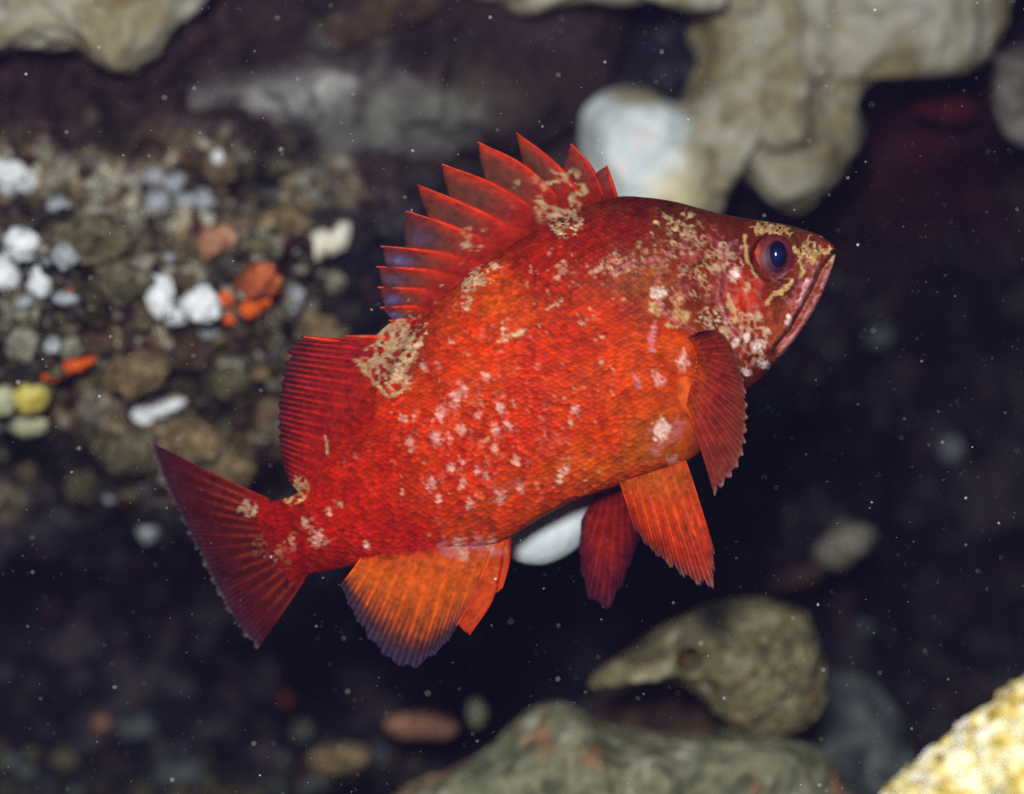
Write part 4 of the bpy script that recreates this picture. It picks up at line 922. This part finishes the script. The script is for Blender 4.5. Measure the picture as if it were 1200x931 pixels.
# pelvic fins, the near one hanging towards the camera
fin('pelvic_fin', [(724, 558), (746, 550), (768, 542), (786, 536), (800, 530)], [(744, 622), (764, 648), (790, 670), (814, 686), (832, 693), (838, 684), (838, 650)], 9, lambda u, v: -0.001 - 0.022 * v ** 0.75 + 0.004 * u * v,
    [(0, C(180, 66, 26)), (.3, C(184, 58, 14)), (.75, C(146, 36, 16)), (.92, C(110, 40, 30)), (1, C(120, 90, 86))],
    [(0, C(196, 84, 40)), (.4, C(216, 76, 12)), (.8, C(190, 50, 16)), (1, C(140, 90, 80))],
    [(0, 1), (.85, 1), (1, .75)], 251, bow=-0.03, notch=0.05, t0=6, ray_r=0.8, branch=3, ridge=0.7, nu=220, blend=0.5, mk=False, rag=0.05)
fin('pelvic_fin', [(700, 576), (712, 572), (726, 570), (742, 572)], [(680, 612), (678, 650), (684, 690), (700, 714), (716, 712), (734, 676), (750, 632)], 8, lambda u, v: 0.012 + 0.012 * v,
    [(0, C(110, 20, 18)), (.5, C(130, 26, 20)), (.9, C(72, 18, 36)), (1, C(70, 40, 60))],
    [(0, C(120, 24, 18)), (.5, C(160, 40, 24)), (1, C(80, 34, 54))],
    [(0, 1), (.85, .95), (1, .6)], 261, notch=0.05, t0=4, ray_r=0.9, branch=3, ridge=0.7, nu=180, blend=0.1)
# pectoral fins: the near one swung forward over the gill cover
yp = body_y(808, 430)
pec = fin('pectoral_fin', [(806, 396), (813, 406), (817, 422), (814, 440), (808, 458), (804, 476)], [(822, 388), (842, 387), (858, 404), (868, 430), (875, 462), (876, 496), (872, 530), (862, 554), (848, 570), (838, 582)], 17, lambda u, v: yp - 0.0015 - 0.013 * v ** 0.8 * (1 - 0.25 * u),
    [(0, C(186, 66, 20)), (.2, C(124, 30, 22)), (.6, C(106, 30, 20)), (.9, C(100, 38, 24)), (1, C(140, 90, 84))],
    [(0, C(214, 100, 40)), (.25, C(156, 40, 26)), (.6, C(134, 38, 24)), (.95, C(120, 42, 30)), (1, C(206, 170, 160))],
    [(0, 1), (.9, 1), (1, .8)], 271, mk=False, rag=0.05, blend=0.4, bow=-0.06, notch=0.04, t0=3.5, ray_r=1.5, branch=2, ridge=1.2)
# orange fleshy root of that fin and the pale tips of its rays
def fleshy():
    v, f = ico(4)
    q = v * np.array([15, 14, 40]) * S
    a = math.radians(8); x, z = q[:, 0] * math.cos(a) - q[:, 2] * math.sin(a), q[:, 0] * math.sin(a) + q[:, 2] * math.cos(a)
    ctr = P(803, 448, yp + 0.0025)
    q = np.stack([x, q[:, 1], z], -1) + ctr
    k = D / (D + q[:, 1]); px = 600 + q[:, 0] / S * k; py = 465.5 - q[:, 2] / S * k
    c = np.array([np.interp(py, [400, 430, 460, 500], [lin(*cc)[i] for cc in ((196, 54, 14), (200, 70, 26), (206, 88, 24), (180, 62, 30))]) for i in range(3)]).T
    return add_mesh('fin_root', q, f, M['fin'], parent=pec, loc=FL, colors=shade_fin(px, py, c, np.ones(len(px)), 283))
fleshy()
# far pectoral, mirrored, mostly hidden
fin('pectoral_fin', [(806, 396), (817, 422), (804, 476)], [(800, 470), (812, 500), (806, 520), (790, 530), (776, 520)], 10, lambda u, v: -yp + 0.0015 + 0.02 * v, [(0, C(150, 40, 20)), (1, C(112, 24, 26))], [(0, C(170, 60, 30)), (1, C(130, 46, 32))], [(0, 1), (1, .9)], 291)

# ------------------------------------------------------------------ drifting particles
v0, f0 = ico(1); V, F = [], []
r = np.random.default_rng(21); cnt = 0
while cnt < 2600:
    px, py = r.uniform(-150, 1350), r.uniform(-120, 1050); y = 0.005 + 0.07 * r.random() ** 1.3 if r.random() < 0.96 else r.uniform(-0.05, 0.0)
    if float(wall_y(px, py, False)) < y + 0.03: continue
    rad = 0.00006 + 0.00006 * r.random() + 0.00038 * r.random() ** 9 * (1 + y)
    V.append(v0 * rad * np.array([r.uniform(.6, 1.6), 1, r.uniform(.6, 1.4)]) + P(px, py, y)); F.append(f0 + cnt * len(v0)); cnt += 1
tag(add_mesh('marine_snow', np.vstack(V), np.vstack(F), M['snow']), 'fine pale particles drifting in the water', 'particles', kind='stuff')

# ------------------------------------------------------------------ the water: a faint even veil
hz = bpy.data.materials.new('sea_water_veil'); hz.use_nodes = True; hn = hz.node_tree; hn.nodes.clear()
ho = hn.nodes.new('ShaderNodeOutputMaterial'); hv = hn.nodes.new('ShaderNodeVolumePrincipled')
hv.inputs['Color'].default_value = (0.29, 0.26, 0.74, 1); hv.inputs['Density'].default_value = 0.022; hv.inputs['Anisotropy'].default_value = 0.0
hn.links.new(hv.outputs[0], ho.inputs['Volume'])
bxv = np.array([(x, y, z) for x in (-21, 21) for y in (-9, 31) for z in (-1.5, 1.5)], float)
haze = add_mesh('haze', bxv, [[0, 1, 3, 2], [4, 6, 7, 5], [0, 4, 5, 1], [2, 3, 7, 6], [0, 2, 6, 4], [1, 5, 7, 3]], hz, smooth=False)
tag(haze, 'faint blue veil of sea water around the reef', 'water', kind='stuff')
